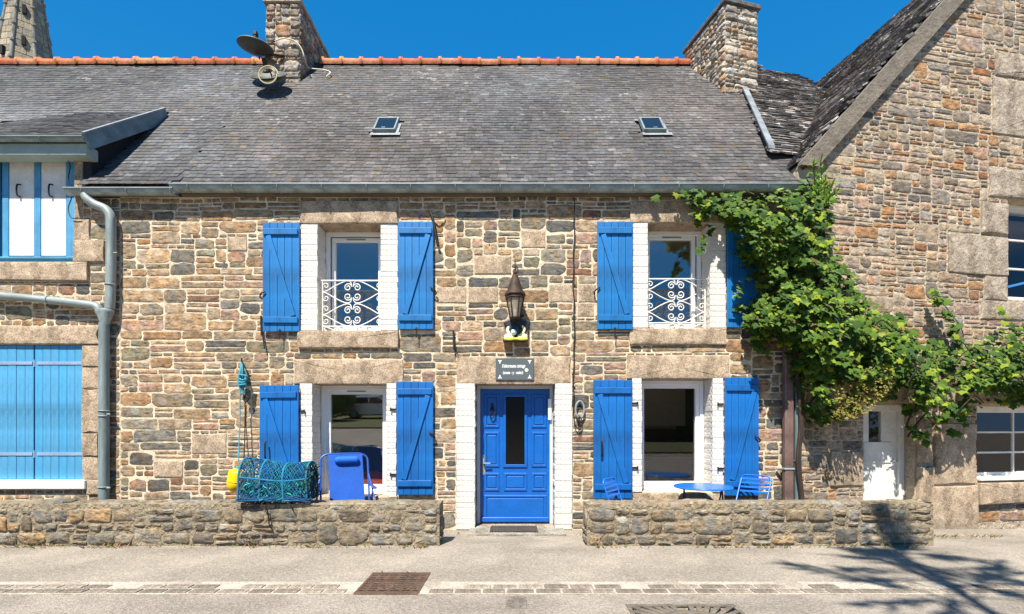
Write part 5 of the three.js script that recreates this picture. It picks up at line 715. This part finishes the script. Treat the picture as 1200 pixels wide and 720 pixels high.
{ // blue folding garden armchair behind the wall
  const c = at(405, 533, 0.42), ch = thing('deck_chair', 'blue folding garden chair with pillow headrest before the lower window', 'chair', [c.x, 0.0, 0.42], 0.42), fr = std({ color: hex('#2c55a8'), roughness: 0.35, metalness: 0.2 }), tp = c.y, cl = std({ color: hex('#0a54b6'), roughness: 0.8, map: T.wear });
  const W = 0.31; // the back leans away from the street
  const back = [V(-W, 0.42, 0.0), V(-W, tp - 0.09, -0.2), V(-W + 0.05, tp - 0.02, -0.22), V(-W + 0.12, tp, -0.222), V(W - 0.12, tp, -0.222), V(W - 0.05, tp - 0.02, -0.22), V(W, tp - 0.09, -0.2), V(W, 0.42, 0.0)];
  mesh('back_frame', tube(back, 0.013, 80, 8, false, 0.2), fr, ch);
  mesh('sling_back', slab([V(-W + 0.11, 0.44, -0.005), V(W - 0.06, 0.44, -0.005), V(W - 0.07, tp - 0.01, -0.222), V(-W + 0.1, tp - 0.01, -0.222)], V(0, 0.004, 0.012)), cl, ch);
  mesh('headrest', new THREE.CapsuleGeometry(0.052, 0.22, 6, 14).rotateZ(Math.PI / 2).scale(1, 1, 0.8).translate(0.03, tp - 0.085, -0.155), std({ color: hex('#0e5cbc'), roughness: 0.75 }), ch);
  mesh('sling_seat', slab([V(-W + 0.03, 0.43, 0.0), V(W - 0.03, 0.43, 0.0), V(W - 0.03, 0.45, -0.42 + 0.7), V(-W + 0.03, 0.45, 0.28)], V(0, -0.012, 0)), cl, ch);
  for (const s of [-1, 1]) { mesh('leg', rod(V(s * W, 0.42, 0), V(s * (W + 0.05), 0.002, 0.26), 0.012), fr, ch); mesh('leg', rod(V(s * (W + 0.04), 0.66, 0.0), V(s * (W + 0.07), 0.002, -0.3), 0.012), fr, ch); mesh('armrest', rbox(0.045, 0.025, 0.4, 0.01, s * (W + 0.04), 0.66, 0.06), fr, ch); mesh('stay', rod(V(s * W, tp - 0.25, -0.15), V(s * (W + 0.06), 0.5, 0.05), 0.009), fr, ch); }
  mesh('cross_bar', [rod(V(-W - 0.05, 0.06, 0.225), V(W + 0.05, 0.06, 0.225), 0.01), rod(V(-W - 0.065, 0.06, -0.27), V(W + 0.065, 0.06, -0.27), 0.01)], fr, ch);
}
const bistro = std({ color: hex('#1a66c6'), roughness: 0.32 });
{
  const c = at(824, 569.5, 0.44), t = thing('garden_table', 'round blue metal garden table behind the low wall', 'table', [c.x, 0, 0.44]), y = c.y, leg = std({ color: hex('#27324e'), roughness: 0.5 });
  mesh('table_top', lathe([[0.001, y], [0.36, y], [0.375, y - 0.006], [0.38, y - 0.016], [0.375, y - 0.026], [0.36, y - 0.02], [0.001, y - 0.014]], 40), bistro, t);
  for (const [x, z, d] of [[-0.3, 0.12, 0.09], [-0.16, -0.24, -0.08], [0.15, 0.24, 0.05], [0.3, -0.1, -0.12]]) mesh('leg', rod(V(x, y - 0.018, z), V(x + d, 0.002, z * 1.05), 0.011), leg, t);
  mesh('stretcher', [rod(V(-0.24, 0.35, 0.12), V(0.24, 0.35, -0.1), 0.008)], leg, t);
}
function foldingChair(label, x, z, turn, topY, lean = 0.22) {
  const o = thing('folding_chair', label, 'chair', [x, 0, z], turn, 'blue folding chairs'), W = 0.19, k = topY / 0.8;
  mesh('frame', [tube([V(-W, 0.003, 0.22), V(-W, 0.45, 0.0), V(-W, topY - 0.05, -lean), V(-W + 0.05, topY, -lean - 0.01), V(W - 0.05, topY, -lean - 0.01), V(W, topY - 0.05, -lean), V(W, 0.45, 0.0), V(W, 0.003, 0.22)], 0.011, 70, 7, false, 0.15), rod(V(-W, 0.12, 0.165), V(W, 0.12, 0.165), 0.008)], bistro, o);
  for (const s of [-1, 1]) mesh('leg', rod(V(s * (W - 0.02), 0.46, 0.2), V(s * (W - 0.02), 0.003, -0.22), 0.011), bistro, o);
  for (let i = 0; i < 4; i++) { const y = topY - 0.05 - i * 0.055; mesh('back_slat', rbox(W * 2, 0.026, 0.008, 0.003).rotateX(-0.3).translate(0, y, -lean + i * 0.022), bistro, o); }
  for (let i = 0; i < 6; i++) mesh('seat_slat', rbox(W * 2, 0.01, 0.042, 0.003, 0, 0.455, -0.06 + i * 0.058), bistro, o);
  return o;
}
foldingChair('blue slatted folding chair right of the garden table', at(880, 560, 0.42).x, 0.42, -0.75, at(888, 558, 0.3).y);
foldingChair('blue slatted folding chair in front of the lower shutter, left of table', at(722, 565, 0.4).x, 0.42, 0.95, at(722, 561, 0.35).y, 0.1);
// drain covers
{
  const g = thing('drain_grate', 'rusty square street drain grate set in the kerb', 'drain cover', [-1.085, GY - 0.012, 2.4865]), w = 0.57, d = 0.60; mesh('frame', [span(-w / 2, w / 2, 0, 0.022, d / 2 - 0.035, d / 2, 0.005), span(-w / 2, w / 2, 0, 0.022, -d / 2, -d / 2 + 0.035, 0.005), span(-w / 2, -w / 2 + 0.03, 0, 0.02, -d / 2 + 0.03, d / 2 - 0.03, 0.005), span(w / 2 - 0.03, w / 2, 0, 0.02, -d / 2 + 0.03, d / 2 - 0.03, 0.005)], M.cast, g);
  mesh('pit', [span(-w / 2 + 0.01, w / 2 - 0.01, -0.33, -0.3, -d / 2 + 0.008, d / 2 - 0.008), span(-w / 2 + 0.011, -w / 2 + 0.02, -0.3, -0.001, -d / 2 + 0.02, d / 2 - 0.02), span(w / 2 - 0.02, w / 2 - 0.011, -0.3, -0.001, -d / 2 + 0.02, d / 2 - 0.02), span(-w / 2 + 0.011, w / 2 - 0.011, -0.3, -0.001, -d / 2 + 0.01, -d / 2 + 0.02), span(-w / 2 + 0.011, w / 2 - 0.011, -0.3, -0.001, d / 2 - 0.02, d / 2 - 0.01)], M.concrete, g);
  for (let i = 0; i < 9; i++) mesh('bar', rbox(w - 0.05, 0.01, 0.03, 0.004, 0, 0.012, -d / 2 + 0.062 + i * 0.0592), M.cast, g); for (let i = 0; i < 5; i++) mesh('cross_bar', rbox(0.03, 0.01, d - 0.06, 0.004, -0.2 + i * 0.1, 0.0105, 0), M.cast, g);
  const m = thing('manhole_cover', 'square patterned manhole cover with round lid in the road', 'manhole cover', [1.36, GY - 0.018, 3.47]), s = 0.44; mesh('pit', [span(-s + 0.012, s - 0.012, -0.22, -0.2, -s + 0.012, s - 0.012), span(-s + 0.014, -s + 0.024, -0.2, 0.007, -s + 0.024, s - 0.024), span(s - 0.024, s - 0.014, -0.2, 0.007, -s + 0.024, s - 0.024), span(-s + 0.014, s - 0.014, -0.2, 0.007, -s + 0.014, -s + 0.024), span(-s + 0.014, s - 0.014, -0.2, 0.007, s - 0.024, s - 0.014)], M.concrete, m);
  mesh('frame', [span(-s, s, 0.008, 0.026, s - 0.03, s, 0.003), span(-s, s, 0.008, 0.026, -s, -s + 0.03, 0.003), span(-s, -s + 0.03, 0.008, 0.025, -s + 0.028, s - 0.028, 0.003), span(s - 0.03, s, 0.008, 0.025, -s + 0.028, s - 0.028, 0.003)], M.castGrey, m);
  mesh('lid', lathe([[0.001, 0.022], [0.27, 0.022], [0.28, 0.027], [0.3, 0.027], [0.3, 0.008]], 36), M.castGrey, m);
  for (let q = 0; q < 4; q++) for (let i = 0; i < 9; i++) { const a = (q + 0.5) * Math.PI / 2 + (i - 4) * 0.15, ca = Math.cos(a), sa = Math.sin(a), r1 = Math.min(s - 0.045, s - 0.045) / Math.max(Math.abs(ca), Math.abs(sa)), r0 = 0.315; if (r1 - r0 < 0.03) continue; const b = rbox(r1 - r0 + 0.04, 0.012, 0.042, 0.003); b.translate((r0 + r1) / 2, 0.0175, 0); b.rotateY(-a); mesh('rib', b, M.castGrey, m); }
}
// kitchen and seat behind the panes
{
  const oak = std({ color: hex('#d8d2c4'), roughness: 0.6 }), top = std({ color: hex('#5a4636'), map: T.wood, roughness: 0.4 });
  const k = thing('kitchen_unit', 'cream kitchen cupboards seen through the lower right window', 'kitchen unit', [2.55, 0.0, -3.33]);
  mesh('base_cabinet', rbox(2.6, 0.86, 0.58, 0.006, 0, 0.43, 0.31), oak, k); mesh('worktop', rbox(2.64, 0.04, 0.62, 0.006, 0, 0.882, 0.33), top, k); mesh('wall_cabinet', rbox(1.1, 0.75, 0.33, 0.006, 0.55, 1.85, 0.18), oak, k); mesh('wall_cabinet', rbox(0.6, 0.75, 0.33, 0.006, -0.75, 1.85, 0.18), oak, k);
  for (let i = 0; i < 5; i++) mesh('cupboard_door', rbox(0.48, 0.7, 0.02, 0.006, -1.02 + i * 0.51, 0.46, 0.612), oak, k);
  mesh('tile_splashback', box(2.6, 0.5, 0.012, 0, 1.16, 0.012), std({ color: hex('#7a5a44'), roughness: 0.4 }), k);
  const mw = thing('microwave_oven', 'dark microwave oven on the kitchen worktop behind the glass', 'oven', [2.15, 0.903, -3.0]); mesh('case', rbox(0.5, 0.29, 0.36, 0.012, 0, 0.145, 0), M.iron, mw); mesh('oven_door', rbox(0.34, 0.22, 0.02, 0.006, -0.06, 0.145, 0.185), M.castGrey, mw);
  const a = thing('armchair', 'terracotta armchair just inside the lower left window', 'armchair', [-2.2, 0.0, -1.25], 0.0), tc = std({ color: hex('#b5532f'), roughness: 0.9, map: T.wear }); mesh('seat', rbox(0.62, 0.3, 0.6, 0.06, 0, 0.27, 0), tc, a); mesh('backrest', rbox(0.66, 0.52, 0.16, 0.07, 0, 0.5, 0.34), tc, a); for (const s of [-1, 1]) { mesh('armrest', rbox(0.14, 0.36, 0.66, 0.06, s * 0.37, 0.4, 0.02), tc, a); for (const z of [-0.24, 0.24]) mesh('leg', rod(V(s * 0.3, 0.001, z), V(s * 0.3, 0.14, z), 0.025), M.floorWood, a); }
}
// ---------------------------------------------------------------- plants
const leafGeo = (() => {
  const o = [[0, -0.28], [0.17, -0.47], [0.45, -0.3], [0.36, -0.08], [0.57, 0.16], [0.31, 0.24], [0.21, 0.34], [0, 0.62]], ring = o.concat(o.slice(1, -1).reverse().map(([x, y]) => [-x, y])), p = [], q = ([x, y]) => [x, y, 0.10 * Math.abs(x) - 0.35 * (x * x + y * y) * 0.7];
  for (let i = 0; i < ring.length; i++) { const a = q(ring[i]), b = q(ring[(i + 1) % ring.length]); p.push(0, 0, 0.02, ...a, ...b); }
  const g = new THREE.BufferGeometry(); g.setAttribute('position', new THREE.Float32BufferAttribute(p, 3)); g.computeVertexNormals(); return uvm(g);
})();
const bladeGeo = (() => { const p = [], pr = [[0, 0.02], [0.3, 0.13], [0.62, 0.12], [1, 0.0]]; for (let i = 0; i < 3; i++) { const [y0, w0] = pr[i], [y1, w1] = pr[i + 1], b0 = -0.18 * y0 * y0, b1 = -0.18 * y1 * y1; p.push(-w0, y0, b0, w0, y0, b0, w1, y1, b1, -w0, y0, b0, w1, y1, b1, -w1, y1, b1); } const g = new THREE.BufferGeometry(); g.setAttribute('position', new THREE.Float32BufferAttribute(p, 3)); g.computeVertexNormals(); return uvm(g); })();
const leafMat = c => new THREE.MeshPhysicalMaterial({ color: c, roughness: 0.8, specularIntensity: 0.45, transmission: 0.36, thickness: 0, ior: 1.4, side: THREE.DoubleSide });
M.leaf = leafMat(new THREE.Color(1, 1, 1));
function inst(name, geo, mat, items, parent) { const m = new THREE.InstancedMesh(geo, mat, items.length), c = new THREE.Color(); items.forEach((it, i) => { m.setMatrixAt(i, it.m); c.setRGB(...it.c); m.setColorAt(i, c); }); m.name = parent ? name : numbered(name); m.castShadow = m.receiveShadow = true; (parent || scene).add(m); return stuff(m); }
function leafMatrix(rng, p, n, size, flop = 0.5) { const z = n.clone().normalize(), t = V((rng() - 0.5) * 1.6, -1 + (rng() - 0.5) * flop, (rng() - 0.5) * 0.8), x = t.clone().cross(z).normalize(), y = z.clone().cross(x).normalize(); const m = new THREE.Matrix4().makeBasis(x.multiplyScalar(size), y.multiplyScalar(size * (0.85 + rng() * 0.3)), z.multiplyScalar(size)); m.setPosition(p); return m; }
const inPoly = (u, v, P) => { let r = false; for (let i = 0, j = P.length - 1; i < P.length; j = i++) if ((P[i][1] > v) !== (P[j][1] > v) && u < (P[j][0] - P[i][0]) * (v - P[i][1]) / (P[j][1] - P[i][1]) + P[i][0]) r = !r; return r; };
const wallZ = x => x < GP.x ? 0.0 : GP.z - (x - GP.x) * Math.tan(GA);
const edgeDist = (u, v, P) => { let d = 1e9; for (let i = 0, j = P.length - 1; i < P.length; j = i++) { const [ax, ay] = P[j], [bx, by] = P[i], t = Math.max(0, Math.min(1, ((u - ax) * (bx - ax) + (v - ay) * (by - ay)) / ((bx - ax) ** 2 + (by - ay) ** 2))); d = Math.min(d, Math.hypot(u - ax - t * (bx - ax), v - ay - t * (by - ay))); } return d; };
{
  const vine = thing('grape_vine', 'lush green grape vine climbing over the corner and the white door', 'vine', [FX(922), 0, 0.2]), off = vine.position.clone(), rng = rngOf(81);
  const P = [[806, 226], [826, 216], [862, 224], [905, 216], [948, 214], [972, 226], [974, 262], [980, 300], [1000, 336], [1018, 356], [1052, 372], [1076, 396], [1104, 404], [1124, 414], [1150, 402], [1180, 388], [1225, 378], [1240, 470], [1205, 478], [1178, 470], [1150, 482], [1136, 500], [1112, 512], [1090, 516], [1078, 498], [1060, 476], [1030, 466], [1004, 474], [986, 494], [960, 504], [946, 496], [938, 470], [930, 440], [920, 414], [898, 402], [876, 392], [868, 372], [884, 350], [880, 318], [862, 300], [858, 272], [842, 262], [834, 256], [822, 268], [812, 250]];
  const sprigs = [[[832, 262], [826, 286], [819, 298], 14], [[1122, 410], [1112, 372], [1096, 344], 30], [[1122, 412], [1132, 386], [1104, 350], 22], [[900, 300], [868, 328], [862, 342], 12], [[1190, 392], [1180, 376], [1174, 362], 8], [[880, 396], [888, 402], [900, 420], 14], [[1068, 500], [1076, 512], [1092, 520], 18], [[806, 226], [800, 232], [796, 228], 5], [[866, 340], [858, 352], [866, 362], 6], [[985, 300], [1000, 330], [1014, 352], 12], [[1076, 398], [1062, 380], [1054, 366], 8], [[770, 230], [778, 234], [766, 236], 4]];
  const items = [], green = () => { const t = rng(), y = rng(); return t < 0.16 ? [0.20 + y * 0.08, 0.28 + y * 0.06, 0.02] : t > 0.985 ? [0.16, 0.10, 0.03] : [0.028 + (t - 0.16) * 0.085, 0.078 + (t - 0.16) * 0.12, 0.008 + y * 0.008]; };
  const add = (u, v, z, size) => { const x = (u - 600) / F * (DIST - z), p = at(u, v, z + wallZ(x)); items.push({ p, s: size, n: V((rng() - 0.55) * 1.1, 0.55 + (rng() - 0.5) * 0.9, 0.75 + (rng() - 0.5) * 0.5), f: z }); };
  for (let i = 0; i < 14000 && items.length < 8200;) { const u = 760 + rng() * 480, v = 205 + rng() * 320; if (!inPoly(u, v, P)) continue; i++; const d = edgeDist(u, v, P), lump = fbm(u / 26 + 9, v / 22 + 4, 999, 5, 2), thick = 0.16 + (v > 400 ? 0.40 : 0.55) * Math.min(1, d / 30) * (0.4 + lump * 1.1), r = Math.pow(rng(), 0.55), hole = fbm(u / 13 + 40, v / 13 + 20, 999, 8, 2); if (hole < (v > 440 ? 0.60 : v > 390 ? 0.47 : 0.42) && r > (v > 440 ? 0 : 0.3) && rng() < 0.92) continue; if (d < 9 && rng() < 0.55) continue; add(u + (rng() - 0.5) * 10, v + (rng() - 0.5) * 10, 0.06 + (thick - 0.06) * r, 0.045 + Math.pow(rng(), 1.4) * 0.08); }
  for (const [a, b, c, n] of sprigs) for (let i = 0; i < n; i++) { const t = rng(), s = 1 - t; add(a[0] * s * s + 2 * b[0] * s * t + c[0] * t * t + (rng() - 0.5) * 9, a[1] * s * s + 2 * b[1] * s * t + c[1] * t * t + (rng() - 0.5) * 9, 0.1 + rng() * 0.14, 0.07 + rng() * 0.06); }
  for (const it of items) { it.m = leafMatrix(rng, it.p.clone().sub(off), it.n, it.s); it.c = green(); }
  items.sort((a, b) => (b.f * 2 + b.s) - (a.f * 2 + a.s));
  const inView = items.filter(i => { const d = DIST - i.p.z; return i.p.x / d * F < 590; }), own = new Set(inView.filter((_, i) => i % 3 === 0).slice(0, 290)), mats = [[0.04, 0.10, 0.012], [0.065, 0.135, 0.014], [0.105, 0.19, 0.018], [0.21, 0.29, 0.024]].map(c => leafMat(new THREE.Color().setRGB(...c)));
  for (const it of own) { const m = mesh('leaf', leafGeo, mats[Math.floor(rng() * 4)], vine); m.applyMatrix4(it.m); }
  inst('foliage', leafGeo, M.leaf, items.filter(i => !own.has(i)), vine);
  const st = (pts, r) => mesh('stem', tube(pts.map(([u, v, z]) => { const x = (u - 600) / F * (DIST - z); return at(u, v, z + wallZ(x)).sub(off); }), r, 60, 7), M.bark, vine);
  st([[938, 636, 0.22], [940, 590, 0.2], [936, 540, 0.2], [939, 490, 0.2], [934, 440, 0.18], [930, 400, 0.15], [925, 340, 0.14], [916, 280, 0.14], [890, 245, 0.14], [846, 235, 0.14], [815, 240, 0.14]], 0.032);
  st([[939, 490, 0.2], [960, 460, 0.24], [1000, 440, 0.26], [1060, 440, 0.28], [1110, 452, 0.26], [1160, 440, 0.26], [1210, 430, 0.24]], 0.02); st([[1062, 500, 0.16], [1068, 486, 0.2], [1078, 470, 0.24], [1090, 450, 0.26]], 0.014); st([[930, 400, 0.15], [950, 350, 0.18], [968, 300, 0.16], [960, 250, 0.14]], 0.018); st([[1110, 452, 0.26], [1122, 412, 0.18], [1128, 388, 0.14], [1098, 346, 0.12]], 0.007); st([[1064, 512, 0.1], [1072, 500, 0.14], [1084, 486, 0.2]], 0.012);
  for (let i = 0; i < 9; i++) { const u = 880 + rng() * 280, v = 280 + (u - 880) * 0.5 + rng() * 60, d = rng() < 0.5 ? -1 : 1; if (!inPoly(u, v, P)) continue; st([[u, v, 0.4], [u + 10 * d, v - 8, 0.5], [u + 22 * d, v - 6 + rng() * 8, 0.52], [u + 34 * d, v + 6 + rng() * 10, 0.46]], 0.005 + rng() * 0.004); }
  // dry flower heads within the vine
  const dry = []; for (let i = 0; i < 900; i++) { const a = rng() * 6.28, r = Math.sqrt(rng()); const u = 1012 + Math.cos(a) * 36 * r + (rng() - 0.5) * 8, v = 460 + Math.sin(a) * 26 * r - (u - 1012) * 0.5; if (v < 420) continue; const z = 0.34 + rng() * 0.2, x = (u - 600) / F * (DIST - z), p = at(u, v, z + wallZ(x)).sub(off); dry.push({ m: leafMatrix(rng, p, V(rng() - 0.5, rng(), rng()), 0.022 + rng() * 0.02, 2), c: [0.21 + rng() * 0.08, 0.19 + rng() * 0.07, 0.045] }); }
  inst('dry_flower_heads', leafGeo, M.leaf, dry, vine);
  // upright shoots growing from the gutter corner
  const sh = thing('wall_shrub', 'upright bright green shoots sprouting at the eaves corner above the vine', 'shrub', [FX(955), at(955, 250, 0.15).y, 0.16]), o2 = sh.position.clone(), lv = [];
  for (const [u, v] of [[953, 190], [962, 188], [968, 205], [945, 208], [976, 214], [958, 215], [938, 222], [972, 232], [984, 222]]) { const a = at(955, 250, 0.14).sub(o2), b = at(u, v, 0.2 + rng() * 0.15).sub(o2), mid = a.clone().lerp(b, 0.5).add(V((rng() - 0.5) * 0.06, 0, 0.05)); mesh('shoot', tube([a, mid, b], 0.006, 10, 5), M.bark, sh); for (let i = 0; i < 30; i++) { const t = 0.25 + rng() * 0.75, p = a.clone().lerp(mid, Math.min(1, t * 2)).lerp(b, Math.max(0, t * 2 - 1)), dir = V(rng() - 0.5, rng() * 0.9 - 0.1, rng() - 0.3).normalize(), x = dir.clone().cross(V(0.1, 0.3, 1)).normalize(), z = x.clone().cross(dir), s = 0.06 + rng() * 0.05; lv.push({ m: new THREE.Matrix4().makeBasis(x.multiplyScalar(s), dir.clone().multiplyScalar(s), z.multiplyScalar(s)).setPosition(p), c: [0.12 + rng() * 0.08, 0.24 + rng() * 0.1, 0.03] }); } }
  inst('foliage', bladeGeo, M.leaf, lv, sh);
}
// dry grass and weeds along the wall foot
{
  const rng = rngOf(91), it = []; for (const [x0, x1, z, n, yy] of [[-6.2, -1.0, 1.16, 520, GY], [1.0, 4.9, 1.16, 240, GY], [4.6, 6.4, 0.62, 160, GY], [-0.95, 0.95, 0.3, 40, 0.0], [-1.35, -0.7, 2.16, 10, GY]]) for (let i = 0; i < n; i++) { const x = x0 + rng() * (x1 - x0); if (free(x * 1.7, z, 5) < 0.52 && rng() < 0.85) continue; const a = rng() * 6.28, s = 0.03 + rng() * 0.06, dir = V(Math.cos(a) * 0.8, 0.7, Math.sin(a) * 0.8 + 0.3).normalize(), xx = dir.clone().cross(V(0, 0, 1)).normalize(), zz = xx.clone().cross(dir), g = rng(); it.push({ m: new THREE.Matrix4().makeBasis(xx.multiplyScalar(s * 0.55), dir.multiplyScalar(s), zz.multiplyScalar(s)).setPosition(V(x, yy - 0.004, z + rng() * 0.07)), c: g < 0.6 ? [0.27 + rng() * 0.1, 0.2, 0.09] : [0.12, 0.16, 0.035] }); }
  for (let i = 0; i < 5200; i++) { const x = -6.4 + rng() * 3.6, t = rng(), y = GY + t * t * 0.16; if (free(x * 2.2, y * 6, 15) < 0.53 + t * 0.1) continue; const b = 0.03 + rng() * 0.05, s = 0.008 + rng() * 0.014; it.push({ m: leafMatrix(rng, V(x, y, 1.118 + rng() * 0.012), V(rng() - 0.5, rng() - 0.3, 1), s, 2), c: [b, b * 0.82, b * 0.5] }); }
  const m = inst('weeds', bladeGeo, M.leaf, it); m.userData.label = 'dry grass and weeds along the foot of the garden walls'; m.userData.category = 'weeds';
}
// a street tree beside the camera: its shadow falls over the road and the wall
function spikyTree(name, label, x, z, H, y0, rad, seed, n) {
  const t = thing(name, label, 'tree', [x, GY - 0.006, z], 0), rng = rngOf(seed), lv = [];
  mesh('trunk', [rod(V(0, -0.05, 0), V(0.03, y0 * 0.5, 0.02), 0.1, 0.08, 10), rod(V(0.03, y0 * 0.5, 0.02), V(0, y0, 0), 0.08, 0.055, 10), rod(V(0, y0, 0), V(0.02, y0 + (H - y0) * 0.5, 0), 0.055, 0.025, 8), rod(V(0.02, y0 + (H - y0) * 0.5, 0), V(0, H - 0.2, 0), 0.025, 0.008, 6)], M.bark, t);
  const br = []; for (let i = 0; i < n; i++) { const f = i / n, y = y0 + (H - y0 - 0.3) * f, a = i * 2.4 + rng(), L = rad * Math.pow(1 - f, 0.8) * (0.7 + rng() * 0.45) + 0.12, up = 0.25 + rng() * 0.5, A = V(0, y, 0), B = V(Math.cos(a) * L, y + L * up, Math.sin(a) * L), C = A.clone().lerp(B, 0.5).add(V(0, 0.1 * L, 0)); br.push(tube([A, C, B], 0.014, 10, 5)); for (let k = 0; k < 26; k++) { const q = 0.3 + rng() * 0.7, p = A.clone().lerp(B, q).add(V((rng() - 0.5) * 0.1, (rng() - 0.5) * 0.1, (rng() - 0.5) * 0.1)), d = B.clone().sub(A).normalize().add(V((rng() - 0.5) * 1.1, (rng() - 0.6) * 0.9, (rng() - 0.5) * 1.1)).normalize(), xx = d.clone().cross(V(rng() - 0.5, 1, rng() - 0.5)).normalize(), zz = xx.clone().cross(d), s = 0.14 + rng() * 0.2; lv.push({ m: new THREE.Matrix4().makeBasis(xx.multiplyScalar(s * 0.6), d.multiplyScalar(s), zz.multiplyScalar(s)).setPosition(p), c: [0.05 + rng() * 0.04, 0.11 + rng() * 0.06, 0.02] }); } }
  mesh('branches', br, M.bark, t); inst('crown', bladeGeo, M.leaf, lv, t);
}
spikyTree('street_tree', 'slender street tree whose shadow falls across road and wall', 2.0, 7.65, 11.5, 7.4, 1.3, 93, 34);
// across the street, mirrored in the panes: hedge and a parked car
{
  const h = thing('hedge', 'tall dark hedge across the street, seen only mirrored in the panes', 'hedge', [0, GY, 36]), rng = rngOf(95), lv = [];
  const core = roughBox(70, 5.2, 3, 1.2, 9); core.translate(0, 2.6, 0); mesh('thicket', core, std({ color: hex('#26331a'), roughness: 1 }), h);
  for (let i = 0; i < 9000; i++) { const x = (rng() - 0.5) * 70, y = rng() * 5.6, p = V(x, y, -1.6 + (rng() - 0.5) * 0.8), s = 0.18 + rng() * 0.22; lv.push({ m: leafMatrix(rng, p, V(rng() - 0.5, rng() * 0.8, -1), s), c: [0.04 + rng() * 0.06, 0.09 + rng() * 0.09, 0.02] }); } inst('foliage', leafGeo, M.leaf, lv, h);
  const b = thing('laurel_bush', 'rounded laurel bush across the street, seen mirrored in the lower window', 'bush', [-11.9, GY + 0.06, 23]), l2 = []; mesh('stems', [rod(V(0, 0, 0), V(-0.2, 1.6, 0), 0.08, 0.04), rod(V(0.1, 0, 0), V(0.6, 1.5, 0.1), 0.07, 0.03), rod(V(-0.1, 0, 0), V(-0.8, 1.4, 0.1), 0.07, 0.03)], M.bark, b); for (let i = 0; i < 3200; i++) { const a = rng() * 6.28, c = rng() * 2 - 1, r = Math.pow(rng(), 0.4), s = Math.sqrt(1 - c * c), p = V(Math.cos(a) * s * 2.3 * r, 1.45 + c * 1.45 * r, Math.sin(a) * s * 1.5 * r); l2.push({ m: leafMatrix(rng, p, V(Math.cos(a) * s, c + 0.4, Math.sin(a) * s), 0.14 + rng() * 0.12), c: [0.05 + rng() * 0.05, 0.11 + rng() * 0.08, 0.02] }); } inst('foliage', leafGeo, M.leaf, l2, b);
  const car = thing('parked_car', 'silver hatchback parked across the street, seen mirrored in the lower window', 'car', [-9.2, GY + 0.06, 25.5], -0.1), paint = std({ color: hex('#c3c7cb'), roughness: 0.25, metalness: 0.5 });
  const prof = [[-2.0, 0.28], [-2.05, 0.6], [-1.98, 0.88], [-1.7, 1.0], [-1.15, 1.42], [0.35, 1.46], [1.05, 0.98], [1.85, 0.86], [2.05, 0.66], [2.05, 0.3]], bd = extrude(prof, 1.5, [], 0.09); bd.translate(0, 0, -0.75); mesh('body', bd, paint, car);
  const gl = std({ color: hex('#12161a'), roughness: 0.05 }); for (const s of [-1, 1]) { mesh('side_window', extrude([[-1.5, 1.0], [-1.08, 1.36], [-0.35, 1.38], [-0.35, 1.0]], 0.01).translate(0, 0, s * 0.845 - 0.005), gl, car); mesh('side_window', extrude([[-0.28, 1.0], [-0.28, 1.38], [0.3, 1.38], [0.85, 1.0]], 0.01).translate(0, 0, s * 0.845 - 0.005), gl, car); for (const x of [-1.3, 1.3]) { const w = mesh('wheel', new THREE.CylinderGeometry(0.31, 0.31, 0.2, 24).rotateX(Math.PI / 2).translate(x, 0.31, s * 0.78), std({ color: hex('#1a1a1a'), roughness: 0.9 }), car); mesh('rim', new THREE.CylinderGeometry(0.2, 0.2, 0.02, 18).rotateX(Math.PI / 2).translate(x, 0.31, s * 0.885), M.zinc, w); } mesh('headlight', rbox(0.08, 0.14, 0.34, 0.03, 2.08, 0.7, s * 0.5), M.white, car); mesh('tail_light', rbox(0.06, 0.2, 0.2, 0.03, -2.1, 0.8, s * 0.6), std({ color: hex('#8c1513'), roughness: 0.3 }), car); }
  mesh('windscreen', slab([V(0.42, 1.44, -0.66), V(0.42, 1.44, 0.66), V(1.02, 1.06, 0.7), V(1.02, 1.06, -0.7)], V(0.07, 0.1, 0)), gl, car);
}
renderer.render(scene, camera);
